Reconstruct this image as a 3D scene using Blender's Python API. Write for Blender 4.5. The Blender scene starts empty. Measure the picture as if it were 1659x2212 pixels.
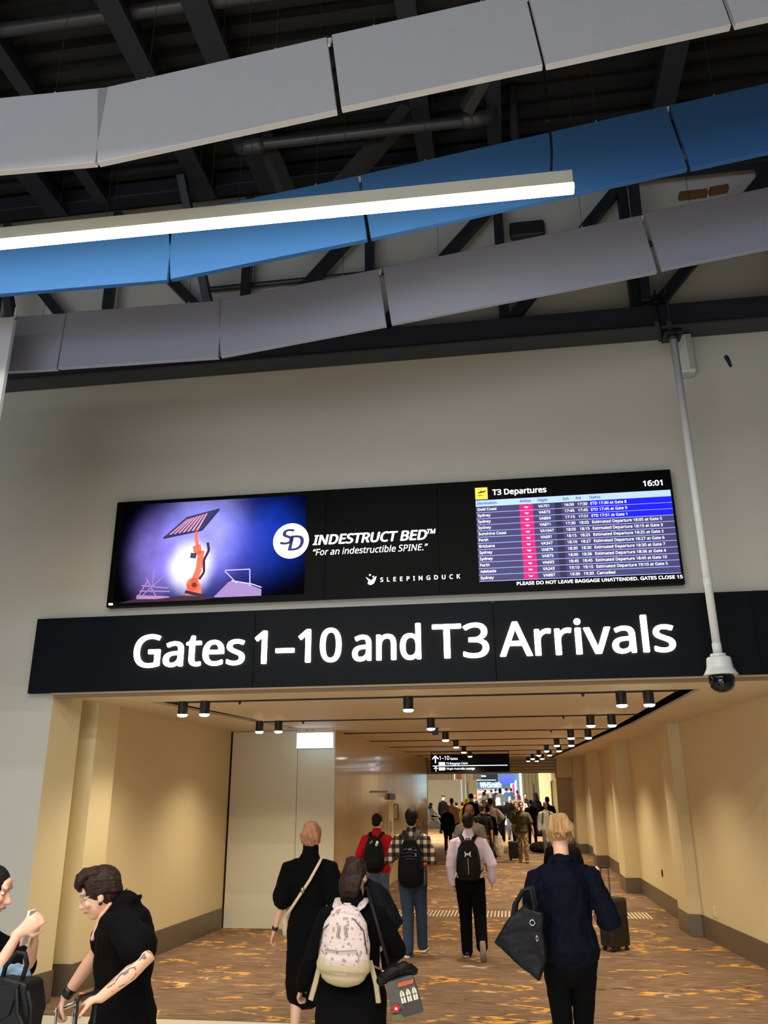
import bpy, math, random, os
from mathutils import Vector, Matrix, Quaternion
PI = math.pi
SC = bpy.context.scene
COL = SC.collection
random.seed(7)
V = Vector

# ------------------------------------------------------------------ camera
FPX, CAMH = 1762.58, 1.95
YAW, PIT, ROL = [math.radians(a) for a in (-8.376, 19.313, -0.385)]
fwd = V((math.sin(YAW)*math.cos(PIT), math.cos(YAW)*math.cos(PIT), math.sin(PIT)))
rgt = V((math.cos(YAW), -math.sin(YAW), 0)); upv = rgt.cross(fwd)
r2 = rgt*math.cos(ROL) + upv*math.sin(ROL); u2 = upv*math.cos(ROL) - rgt*math.sin(ROL)
cam = bpy.data.cameras.new('camera'); cam.sensor_fit = 'HORIZONTAL'; cam.sensor_width = 36
cam.lens = FPX/1659*36; cam.clip_end = 300
co = bpy.data.objects.new('camera', cam); COL.objects.link(co)
co.matrix_world = Matrix(((r2.x, u2.x, -fwd.x, 0), (r2.y, u2.y, -fwd.y, 0), (r2.z, u2.z, -fwd.z, CAMH), (0, 0, 0, 1)))
SC.camera = co

# ------------------------------------------------------------------ world, big lights, exposure
SC.view_settings.view_transform = 'Standard'; SC.view_settings.look = 'None'
SC.view_settings.gamma = 1; SC.view_settings.exposure = 0.0; SC.view_settings.use_curve_mapping = False
SC.cycles.use_denoising = True
SC.cycles.max_bounces = 7; SC.cycles.diffuse_bounces = 4; SC.cycles.glossy_bounces = 3; SC.cycles.transparent_max_bounces = 6
SC.cycles.sample_clamp_indirect = 4; SC.cycles.caustics_reflective = False; SC.cycles.caustics_refractive = False
W = bpy.data.worlds.new('hall_air'); SC.world = W; W.use_nodes = True
W.node_tree.nodes['Background'].inputs[0].default_value = (0.62, 0.74, 1.0, 1)
W.node_tree.nodes['Background'].inputs[1].default_value = 0.16

def area(loc, rot, sx, sy, power, col):
    l = bpy.data.lights.new('area_light', 'AREA'); l.shape = 'RECTANGLE'; l.size = sx; l.size_y = sy
    l.energy = power; l.color = col
    o = bpy.data.objects.new('area_light', l); COL.objects.link(o); o.location = loc; o.rotation_euler = rot
    return o
# the concourse's own rows of linear lamps, out of the picture behind and above the camera
area((-1.5, 2.2, 5.75), (0, 0, 0), 7.5, .12, 290, (1.0, .96, .88))
area((-1.5, -.4, 5.75), (0, 0, 0), 7.5, .12, 455, (1.0, .96, .88))
area((-1.5, -3.2, 5.75), (0, 0, 0), 7.5, .12, 455, (1.0, .96, .88))
# unseen daylight-coloured fill, added low behind the camera and tilted up at the baffles
area((-6, -9, 1.9), (math.radians(103), 0, math.radians(-18)), 12, 3.2, 640, (.72, .84, 1.0))
# ceiling lights of the hall beyond the corridor
area((-2.4, 43.5, 4.6), (math.radians(14), 0, 0), 6, 16, 3400, (1.0, .88, .68))
area((-1.5, 66, 4.2), (0, 0, 0), 8, 14, 2400, (.86, .95, 1.0))

# ------------------------------------------------------------------ helpers
def fz(y): return 0.0 if y < 14 else .008*(y-14)            # the corridor floor ramps up gently
def cz(y): return 3.04 if y < 14 else 3.04 + .0135*(y-14)     # and so does its ceiling
def at(px, py, Y):
    d = r2*(px-829.5) - u2*(py-1106) + fwd*FPX
    return V((0, 0, CAMH)) + d*(Y/d.y)

MATS = {}
def lin(c): return tuple(((v/255)/12.92 if v/255 <= .04045 else ((v/255+.055)/1.055)**2.4) for v in c)
def mat(name, col, rough=.7, metal=0, bump=0, bscale=60, stretch=(1, 1, 1), var=0, vscale=8, emit=0, sss=0, sheen=0, coat=0, spec=.5, alpha=1):
    """col is sRGB 0-255; var mixes a darker tone through noise; bump gives fine relief"""
    if name in MATS: return MATS[name]
    m = bpy.data.materials.new(name); m.use_nodes = True; nt = m.node_tree; b = nt.nodes['Principled BSDF']
    c = lin(col)+(1,)
    b.inputs['Base Color'].default_value = c; b.inputs['Roughness'].default_value = rough; b.inputs['Metallic'].default_value = metal
    b.inputs['Specular IOR Level'].default_value = spec
    if emit:
        b.inputs['Emission Color'].default_value = c; b.inputs['Emission Strength'].default_value = emit
    if sss: b.inputs['Subsurface Weight'].default_value = sss; b.inputs['Subsurface Radius'].default_value = (.02, .008, .004)
    if sheen: b.inputs['Sheen Weight'].default_value = sheen
    if coat: b.inputs['Coat Weight'].default_value = coat; b.inputs['Coat Roughness'].default_value = .08
    if bump or var:
        tc = nt.nodes.new('ShaderNodeTexCoord'); mp = nt.nodes.new('ShaderNodeMapping'); mp.inputs['Scale'].default_value = stretch
        nt.links.new(tc.outputs['Object'], mp.inputs['Vector'])
    if bump:
        n = nt.nodes.new('ShaderNodeTexNoise'); n.inputs['Scale'].default_value = bscale; n.inputs['Detail'].default_value = 3
        bp = nt.nodes.new('ShaderNodeBump'); bp.inputs['Strength'].default_value = bump; bp.inputs['Distance'].default_value = .004
        nt.links.new(mp.outputs[0], n.inputs['Vector']); nt.links.new(n.outputs['Fac'], bp.inputs['Height']); nt.links.new(bp.outputs[0], b.inputs['Normal'])
    if var:
        n2 = nt.nodes.new('ShaderNodeTexNoise'); n2.inputs['Scale'].default_value = vscale; n2.inputs['Detail'].default_value = 4
        mx = nt.nodes.new('ShaderNodeMix'); mx.data_type = 'RGBA'
        mx.inputs['A'].default_value = tuple(v*(1-var) for v in c[:3])+(1,); mx.inputs['B'].default_value = tuple(min(1, v*(1+var*.6)) for v in c[:3])+(1,)
        nt.links.new(mp.outputs[0], n2.inputs['Vector']); nt.links.new(n2.outputs['Fac'], mx.inputs['Factor']); nt.links.new(mx.outputs['Result'], b.inputs['Base Color'])
    MATS[name] = m
    return m

class MB:
    """collects closed shapes, builds ONE mesh object"""
    def __init__(s): s.v = []; s.f = []
    def add(s, vs, fs):
        o = len(s.v); s.v += [tuple(p) for p in vs]; s.f += [tuple(i+o for i in f) for f in fs]; return s
    def box(s, a, b, R=None, c=None):
        (x0, y0, z0), (x1, y1, z1) = a, b
        vs = [V(p) for p in ((x0, y0, z0), (x1, y0, z0), (x1, y1, z0), (x0, y1, z0), (x0, y0, z1), (x1, y0, z1), (x1, y1, z1), (x0, y1, z1))]
        if R is not None:
            c = V(c) if c is not None else V(((x0+x1)/2, (y0+y1)/2, (z0+z1)/2)); vs = [R @ (p-c) + c for p in vs]
        return s.add(vs, [(0, 3, 2, 1), (4, 5, 6, 7), (0, 1, 5, 4), (1, 2, 6, 5), (2, 3, 7, 6), (3, 0, 4, 7)])
    def prism(s, poly, z0, z1):
        """poly: counter-clockwise xy; z0/z1 numbers or functions of y"""
        n = len(poly); f0 = z0 if callable(z0) else (lambda y: z0); f1 = z1 if callable(z1) else (lambda y: z1)
        vs = [(x, y, f0(y)) for x, y in poly] + [(x, y, f1(y)) for x, y in poly]
        return s.add(vs, [tuple(range(n))[::-1], tuple(range(n, 2*n))] + [(i, (i+1) % n, n+(i+1) % n, n+i) for i in range(n)])
    def flat(s, poly, y0, y1):
        """poly in xz (counter-clockwise seen from -y), extruded from y0 (front) to y1"""
        n = len(poly); vs = [(x, y0, z) for x, z in poly] + [(x, y1, z) for x, z in poly]
        return s.add(vs, [tuple(range(n)), tuple(range(n, 2*n))[::-1]] + [(i, n+i, n+(i+1) % n, (i+1) % n) for i in range(n)])
    def bar(s, p, q, w, h, ref=(0, 0, 1)):
        p, q = V(p), V(q); d = (q-p).normalized(); r = V(ref)
        if abs(d.dot(r)) > .98: r = V((0, 1, 0))
        a = d.cross(r).normalized(); b = a.cross(d)
        vs = [e + a*sx*w/2 + b*sy*h/2 for e in (p, q) for sx, sy in ((-1, -1), (1, -1), (1, 1), (-1, 1))]
        return s.add(vs, [(3, 2, 1, 0), (4, 5, 6, 7), (0, 1, 5, 4), (1, 2, 6, 5), (2, 3, 7, 6), (3, 0, 4, 7)])
    def tube(s, pts, rad, n=10, ref=(0, 1, 0), cap=True):
        """pts polyline; rad list of r or (ra, rb) -- ra across ref, rb along ref; rounded ends"""
        pts = [V(p) for p in pts]; rad = [(r, r) if isinstance(r, (int, float)) else r for r in rad]
        if len(rad) == 1: rad = rad*len(pts)
        T = []
        for i in range(len(pts)):
            a = pts[max(i-1, 0)]; b = pts[min(i+1, len(pts)-1)]; T.append((b-a).normalized())
        P = [(p, r, t) for p, r, t in zip(pts, rad, T)]
        if cap:
            r0, r1 = min(rad[0]), min(rad[-1])
            P = [(pts[0]-T[0]*r0*k, (rad[0][0]*m, rad[0][1]*m), T[0]) for k, m in ((.95, .3), (.7, .7), (.35, .93))] + P + \
                [(pts[-1]+T[-1]*r1*k, (rad[-1][0]*m, rad[-1][1]*m), T[-1]) for k, m in ((.35, .93), (.7, .7), (.95, .3))]
        vs = []; r0v = V(ref); pb = None
        for p, (ra, rb), t in P:
            b = r0v - t*r0v.dot(t)
            if b.length < .15: b = (pb if pb is not None else t.orthogonal()); b = b - t*b.dot(t)
            b.normalize(); pb = b; a = t.cross(b)
            vs += [p + a*ra*math.cos(2*PI*k/n) + b*rb*math.sin(2*PI*k/n) for k in range(n)]
        m = len(P); fs = []
        for i in range(m-1):
            for k in range(n):
                fs.append((i*n+k, i*n+(k+1) % n, (i+1)*n+(k+1) % n, (i+1)*n+k))
        fs += [tuple(range(n))[::-1], tuple(range((m-1)*n, m*n))]
        return s.add(vs, fs)
    def ell(s, c, r, R=None, nu=14, nv=9):
        c = V(c); vs = []; fs = []
        for j in range(1, nv):
            th = PI*j/nv
            for i in range(nu):
                p = V((r[0]*math.sin(th)*math.cos(2*PI*i/nu), r[1]*math.sin(th)*math.sin(2*PI*i/nu), r[2]*math.cos(th)))
                vs.append(c + (R @ p if R else p))
        a = len(vs); vs += [c + (R @ V((0, 0, r[2])) if R else V((0, 0, r[2]))), c - (R @ V((0, 0, r[2])) if R else V((0, 0, r[2])))]
        for i in range(nu):
            k = (i+1) % nu
            fs.append((a, i, k)); fs.append((a+1, (nv-2)*nu+k, (nv-2)*nu+i))
            for j in range(nv-2): fs.append((j*nu+i, (j+1)*nu+i, (j+1)*nu+k, j*nu+k))
        return s.add(vs, fs)
    def lathe(s, prof, c=(0, 0, 0), n=20):
        """prof: (r, z) bottom to top"""
        vs = [(c[0]+r*math.cos(2*PI*k/n), c[1]+r*math.sin(2*PI*k/n), c[2]+z) for r, z in prof for k in range(n)]
        m = len(prof); fs = [(i*n+k, i*n+(k+1) % n, (i+1)*n+(k+1) % n, (i+1)*n+k) for i in range(m-1) for k in range(n)]
        return s.add(vs, fs + [tuple(range(n))[::-1], tuple(range((m-1)*n, m*n))])
    def mesh(s, name, smooth=False):
        me = bpy.data.meshes.new(name); me.from_pydata(s.v, [], s.f); me.update()
        if smooth: me.polygons.foreach_set('use_smooth', [True]*len(me.polygons))
        return me

def obj(name, mb, m, parent=None, smooth=False, loc=None, bevel=0, remesh=0, puff=0, psize=.08, smooth_it=2, shift=None):
    if isinstance(mb, MB):
        if shift is not None: mb.v = [tuple(V(p)-V(shift)) for p in mb.v]
        me = mb.mesh(name, smooth or remesh > 0)
    else: me = mb
    if m is not None and not me.materials: me.materials.append(m)
    o = bpy.data.objects.new(name, me); COL.objects.link(o)
    if parent is not None: o.parent = parent
    if loc is not None: o.location = loc
    if bevel:
        b = o.modifiers.new('bevel', 'BEVEL'); b.width = bevel; b.segments = 2; b.limit_method = 'ANGLE'
    if remesh:
        r = o.modifiers.new('remesh', 'REMESH'); r.mode = 'VOXEL'; r.voxel_size = remesh; r.use_smooth_shade = True
        q = o.modifiers.new('smooth', 'SMOOTH'); q.iterations = smooth_it; q.factor = .6
        if puff:
            t = bpy.data.textures.get('folds_%d' % int(psize*1000))
            if not t:
                t = bpy.data.textures.new('folds_%d' % int(psize*1000), 'CLOUDS'); t.noise_scale = psize; t.noise_depth = 2
            d = o.modifiers.new('folds', 'DISPLACE'); d.texture = t; d.strength = puff; d.mid_level = .5
    return o
def tag(o, label=None, cat=None, group=None, kind=None):
    if label: o['label'] = label
    if cat: o['category'] = cat
    if group: o['group'] = group
    if kind: o['kind'] = kind
    return o
def thing(name, label, cat, loc=(0, 0, 0), rz=0, group=None):
    o = bpy.data.objects.new(name, None); COL.objects.link(o); o.location = loc; o.rotation_euler = (0, 0, rz); o.empty_display_size = .1
    return tag(o, label, cat, group)
def struct(name, mb, m, parent=None, **k):
    o = obj(name, mb, m, parent, **k)
    if parent is None: o['kind'] = 'structure'
    return o
def copy_tree(o, parent=None):
    c = o.copy(); COL.objects.link(c)
    if parent is not None: c.parent = parent
    for ch in list(o.children): copy_tree(ch, c)
    return c

FONT = None
try:
    _p = os.path.join(bpy.utils.resource_path('LOCAL'), 'datafiles', 'fonts', 'NotoSansHebrew-Regular.woff2')   # Blender's own interface typeface
    if os.path.exists(_p): FONT = bpy.data.fonts.load(_p)
except Exception: FONT = None
_CH = []
def cap_height():
    if not _CH:
        c = bpy.data.curves.new('h', 'FONT'); c.body = 'H'; c.size = 1
        if FONT: c.font = FONT
        o = bpy.data.objects.new('h', c); COL.objects.link(o); bpy.context.view_layer.update(); _CH.append(o.dimensions.y or .7)
        bpy.data.objects.remove(o); bpy.data.curves.remove(c)
    return _CH[0]
def text_mesh(name, body, w=None, cap=None, bold=0., shear=0., depth=0.0, align='LEFT', spacing=1.0, maxw=None):
    """flat lettering in the XZ plane, facing -Y, baseline at z=0; scaled so capitals are cap high and the line w wide"""
    c = bpy.data.curves.new(name, 'FONT'); c.body = body; c.size = 1; c.offset = 0; c.shear = shear; c.resolution_u = 3; c.space_character = spacing
    if FONT: c.font = FONT
    c.extrude = 0
    o = bpy.data.objects.new(name, c); COL.objects.link(o); bpy.context.view_layer.update()
    me = bpy.data.meshes.new_from_object(o.evaluated_get(bpy.context.evaluated_depsgraph_get()))
    COL.objects.unlink(o); bpy.data.objects.remove(o); bpy.data.curves.remove(c)
    CAPH = cap_height()
    xs = [v.co.x for v in me.vertices]; x0, x1 = min(xs), max(xs)
    sz = cap/CAPH; sx = (w/(x1-x0)) if w else sz
    if maxw and sx*(x1-x0) > maxw: sx = maxw/(x1-x0)
    sh = 0 if align == 'LEFT' else (-(x1-x0)*sx/2 if align == 'CENTER' else -(x1-x0)*sx)
    for v in me.vertices: v.co = V(((v.co.x-x0)*sx + sh, 0, v.co.y*sz))
    me.update()
    return me
def join_meshes(name, items):
    """items: (mesh, (x, y, z)) -> one MB"""
    mb = MB()
    for me, off in items: mb.add([V(v.co)+V(off) for v in me.vertices], [tuple(p.vertices) for p in me.polygons])
    return mb
def thicken(me, d):
    """turn a flat XZ lettering mesh into a slab d thick towards -Y"""
    import bmesh
    bm = bmesh.new(); bm.from_mesh(me)
    bmesh.ops.remove_doubles(bm, verts=bm.verts, dist=1e-5)
    r = bmesh.ops.extrude_face_region(bm, geom=bm.faces[:]); vs = [e for e in r['geom'] if isinstance(e, bmesh.types.BMVert)]
    for v in vs: v.co.y -= d
    bmesh.ops.recalc_face_normals(bm, faces=bm.faces[:]); bm.to_mesh(me); bm.free(); return me
# ------------------------------------------------------------------ materials of the setting
def carpet_mat():
    m = bpy.data.materials.new('carpet'); m.use_nodes = True; nt = m.node_tree; L = nt.links.new; N = nt.nodes.new; b = nt.nodes['Principled BSDF']
    b.inputs['Roughness'].default_value = .95; b.inputs['Specular IOR Level'].default_value = .1
    tc = N('ShaderNodeTexCoord')
    def mp(s, r=0):
        q = N('ShaderNodeMapping'); q.inputs['Scale'].default_value = s; q.inputs['Rotation'].default_value = (0, 0, r); L(tc.outputs['Object'], q.inputs[0]); return q.outputs[0]
    def noise(vec, sc, det=3):
        n = N('ShaderNodeTexNoise'); n.inputs['Scale'].default_value = sc; n.inputs['Detail'].default_value = det; L(vec, n.inputs['Vector']); return n.outputs['Fac']
    def ramp(f, a, bb):
        r = N('ShaderNodeMapRange'); r.inputs['From Min'].default_value = a; r.inputs['From Max'].default_value = bb; r.clamp = True; L(f, r.inputs['Value']); return r.outputs[0]
    def mix(f, A, B):
        x = N('ShaderNodeMix'); x.data_type = 'RGBA'; L(f, x.inputs['Factor'])
        for k, v in (('A', A), ('B', B)):
            if isinstance(v, tuple): x.inputs[k].default_value = lin(v)+(1,)
            else: L(v, x.inputs[k])
        return x.outputs['Result']
    def mul(a, c):
        x = N('ShaderNodeMath'); x.operation = 'MULTIPLY'; L(a, x.inputs[0])
        if isinstance(c, (int, float)): x.inputs[1].default_value = c
        else: L(c, x.inputs[1])
        return x.outputs[0]
    base = mix(ramp(noise(mp((1.6, 12, 1)), 2.2, 5), .3, .7), (100, 78, 59), (156, 128, 101))
    base = mix(mul(ramp(noise(mp((.25, .35, 1)), 2, 3), .42, .62), .45), base, (100, 80, 66))
    base = mix(mul(ramp(noise(mp((4, 46, 1)), 3, 2), .45, .75), .4), base, (78, 56, 42))
    # leaf sprays: small long cells, kept only where thin wandering branches run
    def spray(sx, sy, rot, bs, off, w=.033):
        vo = N('ShaderNodeTexVoronoi'); vo.inputs['Scale'].default_value = 1; L(mp((sx, sy, 1), rot), vo.inputs['Vector'])
        leaf = ramp(vo.outputs['Distance'], .52, .42)
        q = N('ShaderNodeMapping'); q.inputs['Location'].default_value = (off, off*1.7, 0); q.inputs['Scale'].default_value = (.55, 1.25, 1); L(tc.outputs['Object'], q.inputs[0])
        n = noise(q.outputs[0], bs, 1.5)
        a = N('ShaderNodeMath'); a.operation = 'SUBTRACT'; L(n, a.inputs[0]); a.inputs[1].default_value = .5
        a2 = N('ShaderNodeMath'); a2.operation = 'ABSOLUTE'; L(a.outputs[0], a2.inputs[0])
        line = ramp(a2.outputs[0], w, w*.6)
        gate = ramp(noise(mp((1, 1, 1), off), 1.3, 1), .52, .56)
        twig = ramp(a2.outputs[0], .006, .003)
        gate2 = ramp(noise(mp((1, 1, 1), off+1), 1.7, 1), .56, .6)
        return mul(mul(leaf, line), gate), mul(twig, gate2)
    l1, t1 = spray(7, 19, .25, 1.0, 3.1); l2, t2 = spray(8, 17, -.3, 1.3, 11.7, .032)
    base = mix(l1, base, (222, 164, 72)); base = mix(l2, base, (214, 158, 76))
    base = mix(mul(t1, .8), base, (72, 50, 40)); base = mix(mul(t2, .8), base, (196, 176, 150))
    L(base, b.inputs['Base Color'])
    bp = N('ShaderNodeBump'); bp.inputs['Strength'].default_value = .4; bp.inputs['Distance'].default_value = .004; L(noise(mp((60, 120, 1)), 3, 2), bp.inputs['Height']); L(bp.outputs[0], b.inputs['Normal'])
    return m
CARPET = carpet_mat()
GREYWALL = mat('grey_painted_wall', (184, 180, 170), .85, bump=.12, bscale=90, var=.05, vscale=.8)
CREAM = mat('cream_painted_wall', (216, 199, 154), .75)
CEILM = mat('warm_white_ceiling', (220, 206, 184), .6)
SKIRT = mat('bronze_skirting', (116, 104, 86), .38, metal=.35, var=.12, vscale=5)
WHITEP = mat('white_hoarding_panel', (214, 206, 180), .5)
GLOSSP = mat('glossy_hoarding_panel', (216, 196, 154), .26, var=.04, vscale=2, coat=.5)
BLACKM = mat('black_recess', (10, 10, 11), .8)
STEEL = mat('dark_steel_paint', (30, 32, 39), .5, var=.2, vscale=3)
DECK = mat('dark_roof_deck', (24, 24, 26), .6, var=.3, vscale=2)
GRANITE = mat('terrazzo', (222, 212, 190), .35, var=.35, vscale=140)
SEAM = mat('dark_joint', (48, 40, 32), .9)

# ------------------------------------------------------------------ front wall of the concourse
WY = 8.4
fw = MB()
fw.box((-10, WY, 0), (-4.88, WY+.3, 3.04)); fw.box((3.2, WY, 0), (9, WY+.3, 3.04)); fw.box((-10, WY, 3.04), (9, WY+.3, 12.6))
struct('wall_front', fw, GREYWALL)
bb = MB(); bb.box((-10, WY-.015, 0), (-4.895, WY, .3)); bb.box((3.2, WY-.015, 0), (9, WY, .3)); struct('baseboard_front', bb, SKIRT)
struct('floor_terrazzo', MB().box((-12, -12, -.1), (12, 8.43, 0)), GRANITE)['kind'] = 'structure'
car = MB()
car.prism([(-9, 8.43), (9, 8.43), (9, 14), (-9, 14)], -.1, 0); car.prism([(-9, 14), (9, 14), (9, 54.5), (-9, 54.5)], lambda y: fz(y)-.1, fz)
struct('floor_carpet', car, CARPET)
struct('floor_tiles_far', MB().prism([(-12, 54.5), (9, 54.5), (9, 100), (-12, 100)], lambda y: fz(y)-.1, fz), mat('pale_tile', (176, 172, 172), .3))
# metal edge between terrazzo and carpet
struct('trim_1', MB().box((-4.85, 8.415, 0), (3.2, 8.445, .004)), mat('edge_trim', (120, 100, 70), .4, metal=.7))

# ------------------------------------------------------------------ corridor walls with pilasters
RP = [(3.2, 8.4), (3.12, 8.9), (3.28, 8.92), (3.26, 9.2), (2.96, 9.2), (2.93, 9.92), (3.0, 9.94), (2.655, 13.87), (2.481, 13.9), (2.455, 14.6), (2.63, 14.62), (2.535, 19.2), (2.245, 19.2), (2.24, 20.2), (2.54, 20.22), (2.54, 25.4), (2.23, 25.4), (2.23, 26.4), (2.54, 26.42), (2.42, 30.6), (2.12, 30.6), (2.1, 33.0)]
LP = [(-4.88, 8.4), (-4.796, 8.88), (-4.98, 8.93), (-4.98, 9.2), (-4.75, 9.2), (-4.715, 9.67), (-4.84, 9.7), (-4.73, 13.95)]
def wall_run(name, pts, side, m, skirt=True, bname=None):
    """extruded run of wall faces; side +1: solid lies to +x"""
    mb = MB(); sk = MB()
    ys_, ye_ = pts[0][1]+.31, pts[-1][1]
    poly = list(pts) + [(4.2*side if side > 0 else -5.7, ye_), (4.2*side if side > 0 else -5.7, ys_), (pts[0][0]+side*.002, ys_)]
    if sum(poly[i][0]*poly[(i+1) % len(poly)][1]-poly[(i+1) % len(poly)][0]*poly[i][1] for i in range(len(poly))) < 0: poly = poly[::-1]
    mb.prism(poly, lambda y: fz(y)-.02, lambda y: cz(y)+.05)
    for (x0, y0), (x1, y1) in zip(pts, pts[1:]):
        d = V((x1-x0, y1-y0)); n = V((-d.y, d.x)).normalized()*side*1.0   # into the corridor
        if side > 0: n = V((-abs(n.x), n.y)) if abs(n.x) > .5 else V((n.x, -abs(n.y)))
        else: n = V((abs(n.x), n.y)) if abs(n.x) > .5 else V((n.x, -abs(n.y)))
        e = d.normalized()*.012; q = [V((x0, y0))-e, V((x1, y1))+e, V((x1, y1))+e+n*.014, V((x0, y0))-e+n*.014]
        q = [tuple(v) for v in q]
        ar = sum(q[i][0]*q[(i+1) % 4][1]-q[(i+1) % 4][0]*q[i][1] for i in range(4))
        if ar < 0: q = q[::-1]
        sk.prism(q, lambda y: fz(y), lambda y: fz(y)+.30)
    o = struct(name, mb, m)
    struct(bname, sk, SKIRT)
    return o
wall_run('wall_right', RP, 1, CREAM, bname='baseboard_right')
wall_run('wall_left', LP, -1, CREAM, bname='baseboard_left')
# small sockets low on the right wall
for px, py, Y in ((1415, 1912, 15.2), (1460, 1948, 12.6)):
    pass
for yy, zz, hw, hh in ((16.6, .62, .03, .055), (13.2, .42, .03, .07)):
    xx = 2.63+(2.535-2.63)*(yy-14.62)/4.58 if yy > 14 else 3.0+(2.655-3.0)*(yy-9.94)/3.93
    tag(obj('power_socket', MB().box((xx-.02, yy-hw, zz+fz(yy)-hh), (xx+.02, yy+hw, zz+fz(yy)+hh)), mat('socket_dark', (52, 46, 38), .5) if yy > 14 else mat('socket_white', (216, 206, 186), .5), bevel=.004),
        'small dark socket plate low on the right wall beyond the first pilaster' if yy > 14 else 'small pale socket plate just before the nearest pilaster of the right wall', 'socket')

# end wall of the left recess: tall pale hoarding panels
wl = bpy.data.objects.new('wall_recess', None); COL.objects.link(wl); wl['kind'] = 'structure'
obj('backing', MB().box((-4.9, 14.0, 0), (-2.97, 14.12, 3.1)), SEAM, wl)
for x0, x1 in ((-4.70, -3.556), (-3.550, -2.912)):
    obj('panel', MB().box((x0, 13.955, .004), (x1, 14.0, 3.035)), WHITEP, wl, bevel=.003)
# long glossy hoarding on the left of the corridor
wg = bpy.data.objects.new('wall_corridor_left', None); COL.objects.link(wg); wg['kind'] = 'structure'
obj('backing', MB().prism([(-3.3, 14.0), (-2.965, 14.0), (-2.965, 29.6), (-3.3, 29.6)], lambda y: fz(y)-.02, lambda y: cz(y)+.03), SEAM, wg)
ys = [13.957, 15.2, 16.45, 17.6, 18.9, 20.15, 21.4, 22.65, 23.9, 25.15, 26.4, 27.65, 28.9, 29.6]
for a, b in zip(ys, ys[1:]):
    if a in (17.6, 18.9):
        obj('panel', MB().prism([(-2.966, a+.006), (-2.93, a+.006), (-2.93, b-.006), (-2.966, b-.006)], lambda y: fz(y)+2.06, lambda y: cz(y)), GLOSSP, wg)
    else:
        obj('panel', MB().prism([(-2.966, a+.004), (-2.93, a+.004), (-2.93, b-.004), (-2.966, b-.004)], lambda y: fz(y)+.003, lambda y: cz(y)), GLOSSP if a > 14 else GLOSSP, wg)
dr = bpy.data.objects.new('door_1', None); COL.objects.link(dr); dr['kind'] = 'structure'
for a, b in ((17.61, 18.88), (18.9, 20.13)):
    obj('door_leaf', MB().prism([(-2.966, a), (-2.936, a), (-2.936, b), (-2.966, b)], lambda y: fz(y)+.01, lambda y: fz(y)+2.02), GLOSSP, dr)
obj('door_rail', MB().prism([(-2.97, 17.6), (-2.92, 17.6), (-2.92, 20.14), (-2.97, 20.14)], lambda y: fz(y)+2.025, lambda y: fz(y)+2.05), mat('door_rail', (150, 130, 92), .4), dr)
obj('door_closer', MB().box((-2.93, 20.16, fz(20)+1.86), (-2.87, 21.1, fz(20)+2.0)), mat('closer_grey', (92, 88, 80), .4, metal=.6), dr, bevel=.006)
h = MB(); h.tube([(-2.92, 21.3, 1.80), (-2.84, 21.3, 1.80), (-2.84, 21.3, 1.45), (-2.92, 21.3, 1.45)], [.014], 8, (0, 1, 0)); obj('door_handle', h, mat('handle_bronze', (96, 76, 52), .35, metal=.8), dr, smooth=True)
# printed notice strip beside the door
ns = thing('notice_strip', 'tall narrow white notice with dark and red print beside the hoarding door', 'notice', (-2.929, 20.7, fz(20.7)+.95))
NW = mat('notice_white', (214, 200, 172), .6); NR = mat('notice_red', (178, 58, 44), .6); ND = mat('notice_dark', (72, 52, 40), .6)
obj('sheet', MB().box((0, -.36, -.55), (.004, .42, .86)), NW, ns)
q = MB(); rr = random.Random(3)
for i in range(7): q.box((.004, -.3, .40-i*.05), (.006, -.3+rr.uniform(.2, .6), .425-i*.05))
obj('print_dark', q, ND, ns); q = MB()
for i in range(3): q.box((.004, -.32, .0-i*.05), (.006, .3-i*.12, .03-i*.05))
obj('print_red', q, NR, ns); q = MB()
for i in range(6): q.box((.004, rr.uniform(-.25, 0), -.2-i*.05), (.006, rr.uniform(.05, .3), -.19-i*.05))
obj('print_small', q, ND, ns)

# ------------------------------------------------------------------ corridor ceiling
cl = bpy.data.objects.new('ceiling_corridor', None); COL.objects.link(cl); cl['kind'] = 'structure'
obj('plenum', MB().prism([(-5.1, 8.45), (3.3, 8.45), (3.3, 14), (-5.1, 14)], 3.2, 3.3).prism([(-5.1, 14), (3.3, 14), (3.3, 33), (-5.1, 33)], lambda y: cz(y)+.16, lambda y: cz(y)+.25), BLACKM, cl)
def lx(a, b, y): return a[0]+(b[0]-a[0])*(y-a[1])/(b[1]-a[1])
RO = ((2.07, 9.37), (1.49, 30.9)); RI = ((1.84, 9.42), (1.33, 30.9)); LO = ((-4.21, 9.2), (-3.50, 13.95)); LI = ((-3.97, 9.3), (-3.38, 13.95))
SE = [9.4, 12.12, 14.85, 17.7, 20.6, 23.6, 26.7, 29.2, 31.0]
def cpanel(poly, m=CEILM): obj('ceiling_panel', MB().prism(poly, cz, lambda y: cz(y)+.03), m, cl)
cpanel([(-4.9, 8.4), (3.3, 8.4), (3.3, 9.38), (-5.1, 9.38)])
cpanel([(-5.1, 9.38), (LO[0][0], 9.38), (LO[1][0], 13.95), (-5.1, 13.95)])
cpanel([(RO[0][0], 9.38), (3.4, 9.38), (3.4, 13.98), (lx(*RO, 13.98), 13.98)])
cpanel([(lx(*RO, 14), 14), (2.9, 14), (2.9, 32), (lx(*RO, 32), 32)])
for a, b in zip(SE, SE[1:]):
    y0, y1 = a+.015, b-.015
    for u, v in ([(y0, y1)] if not (y0 < 14 < y1) else [(y0, 13.95), (13.95, y1)]):
        cpanel([(lx(*LI, u) if u < 13.9 else -2.95, u), (lx(*RI, u), u), (lx(*RI, v), v), (lx(*LI, v) if v <= 13.95 else -2.95, v)])
        if u < 13.9 and v <= 13.95: pass
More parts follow.
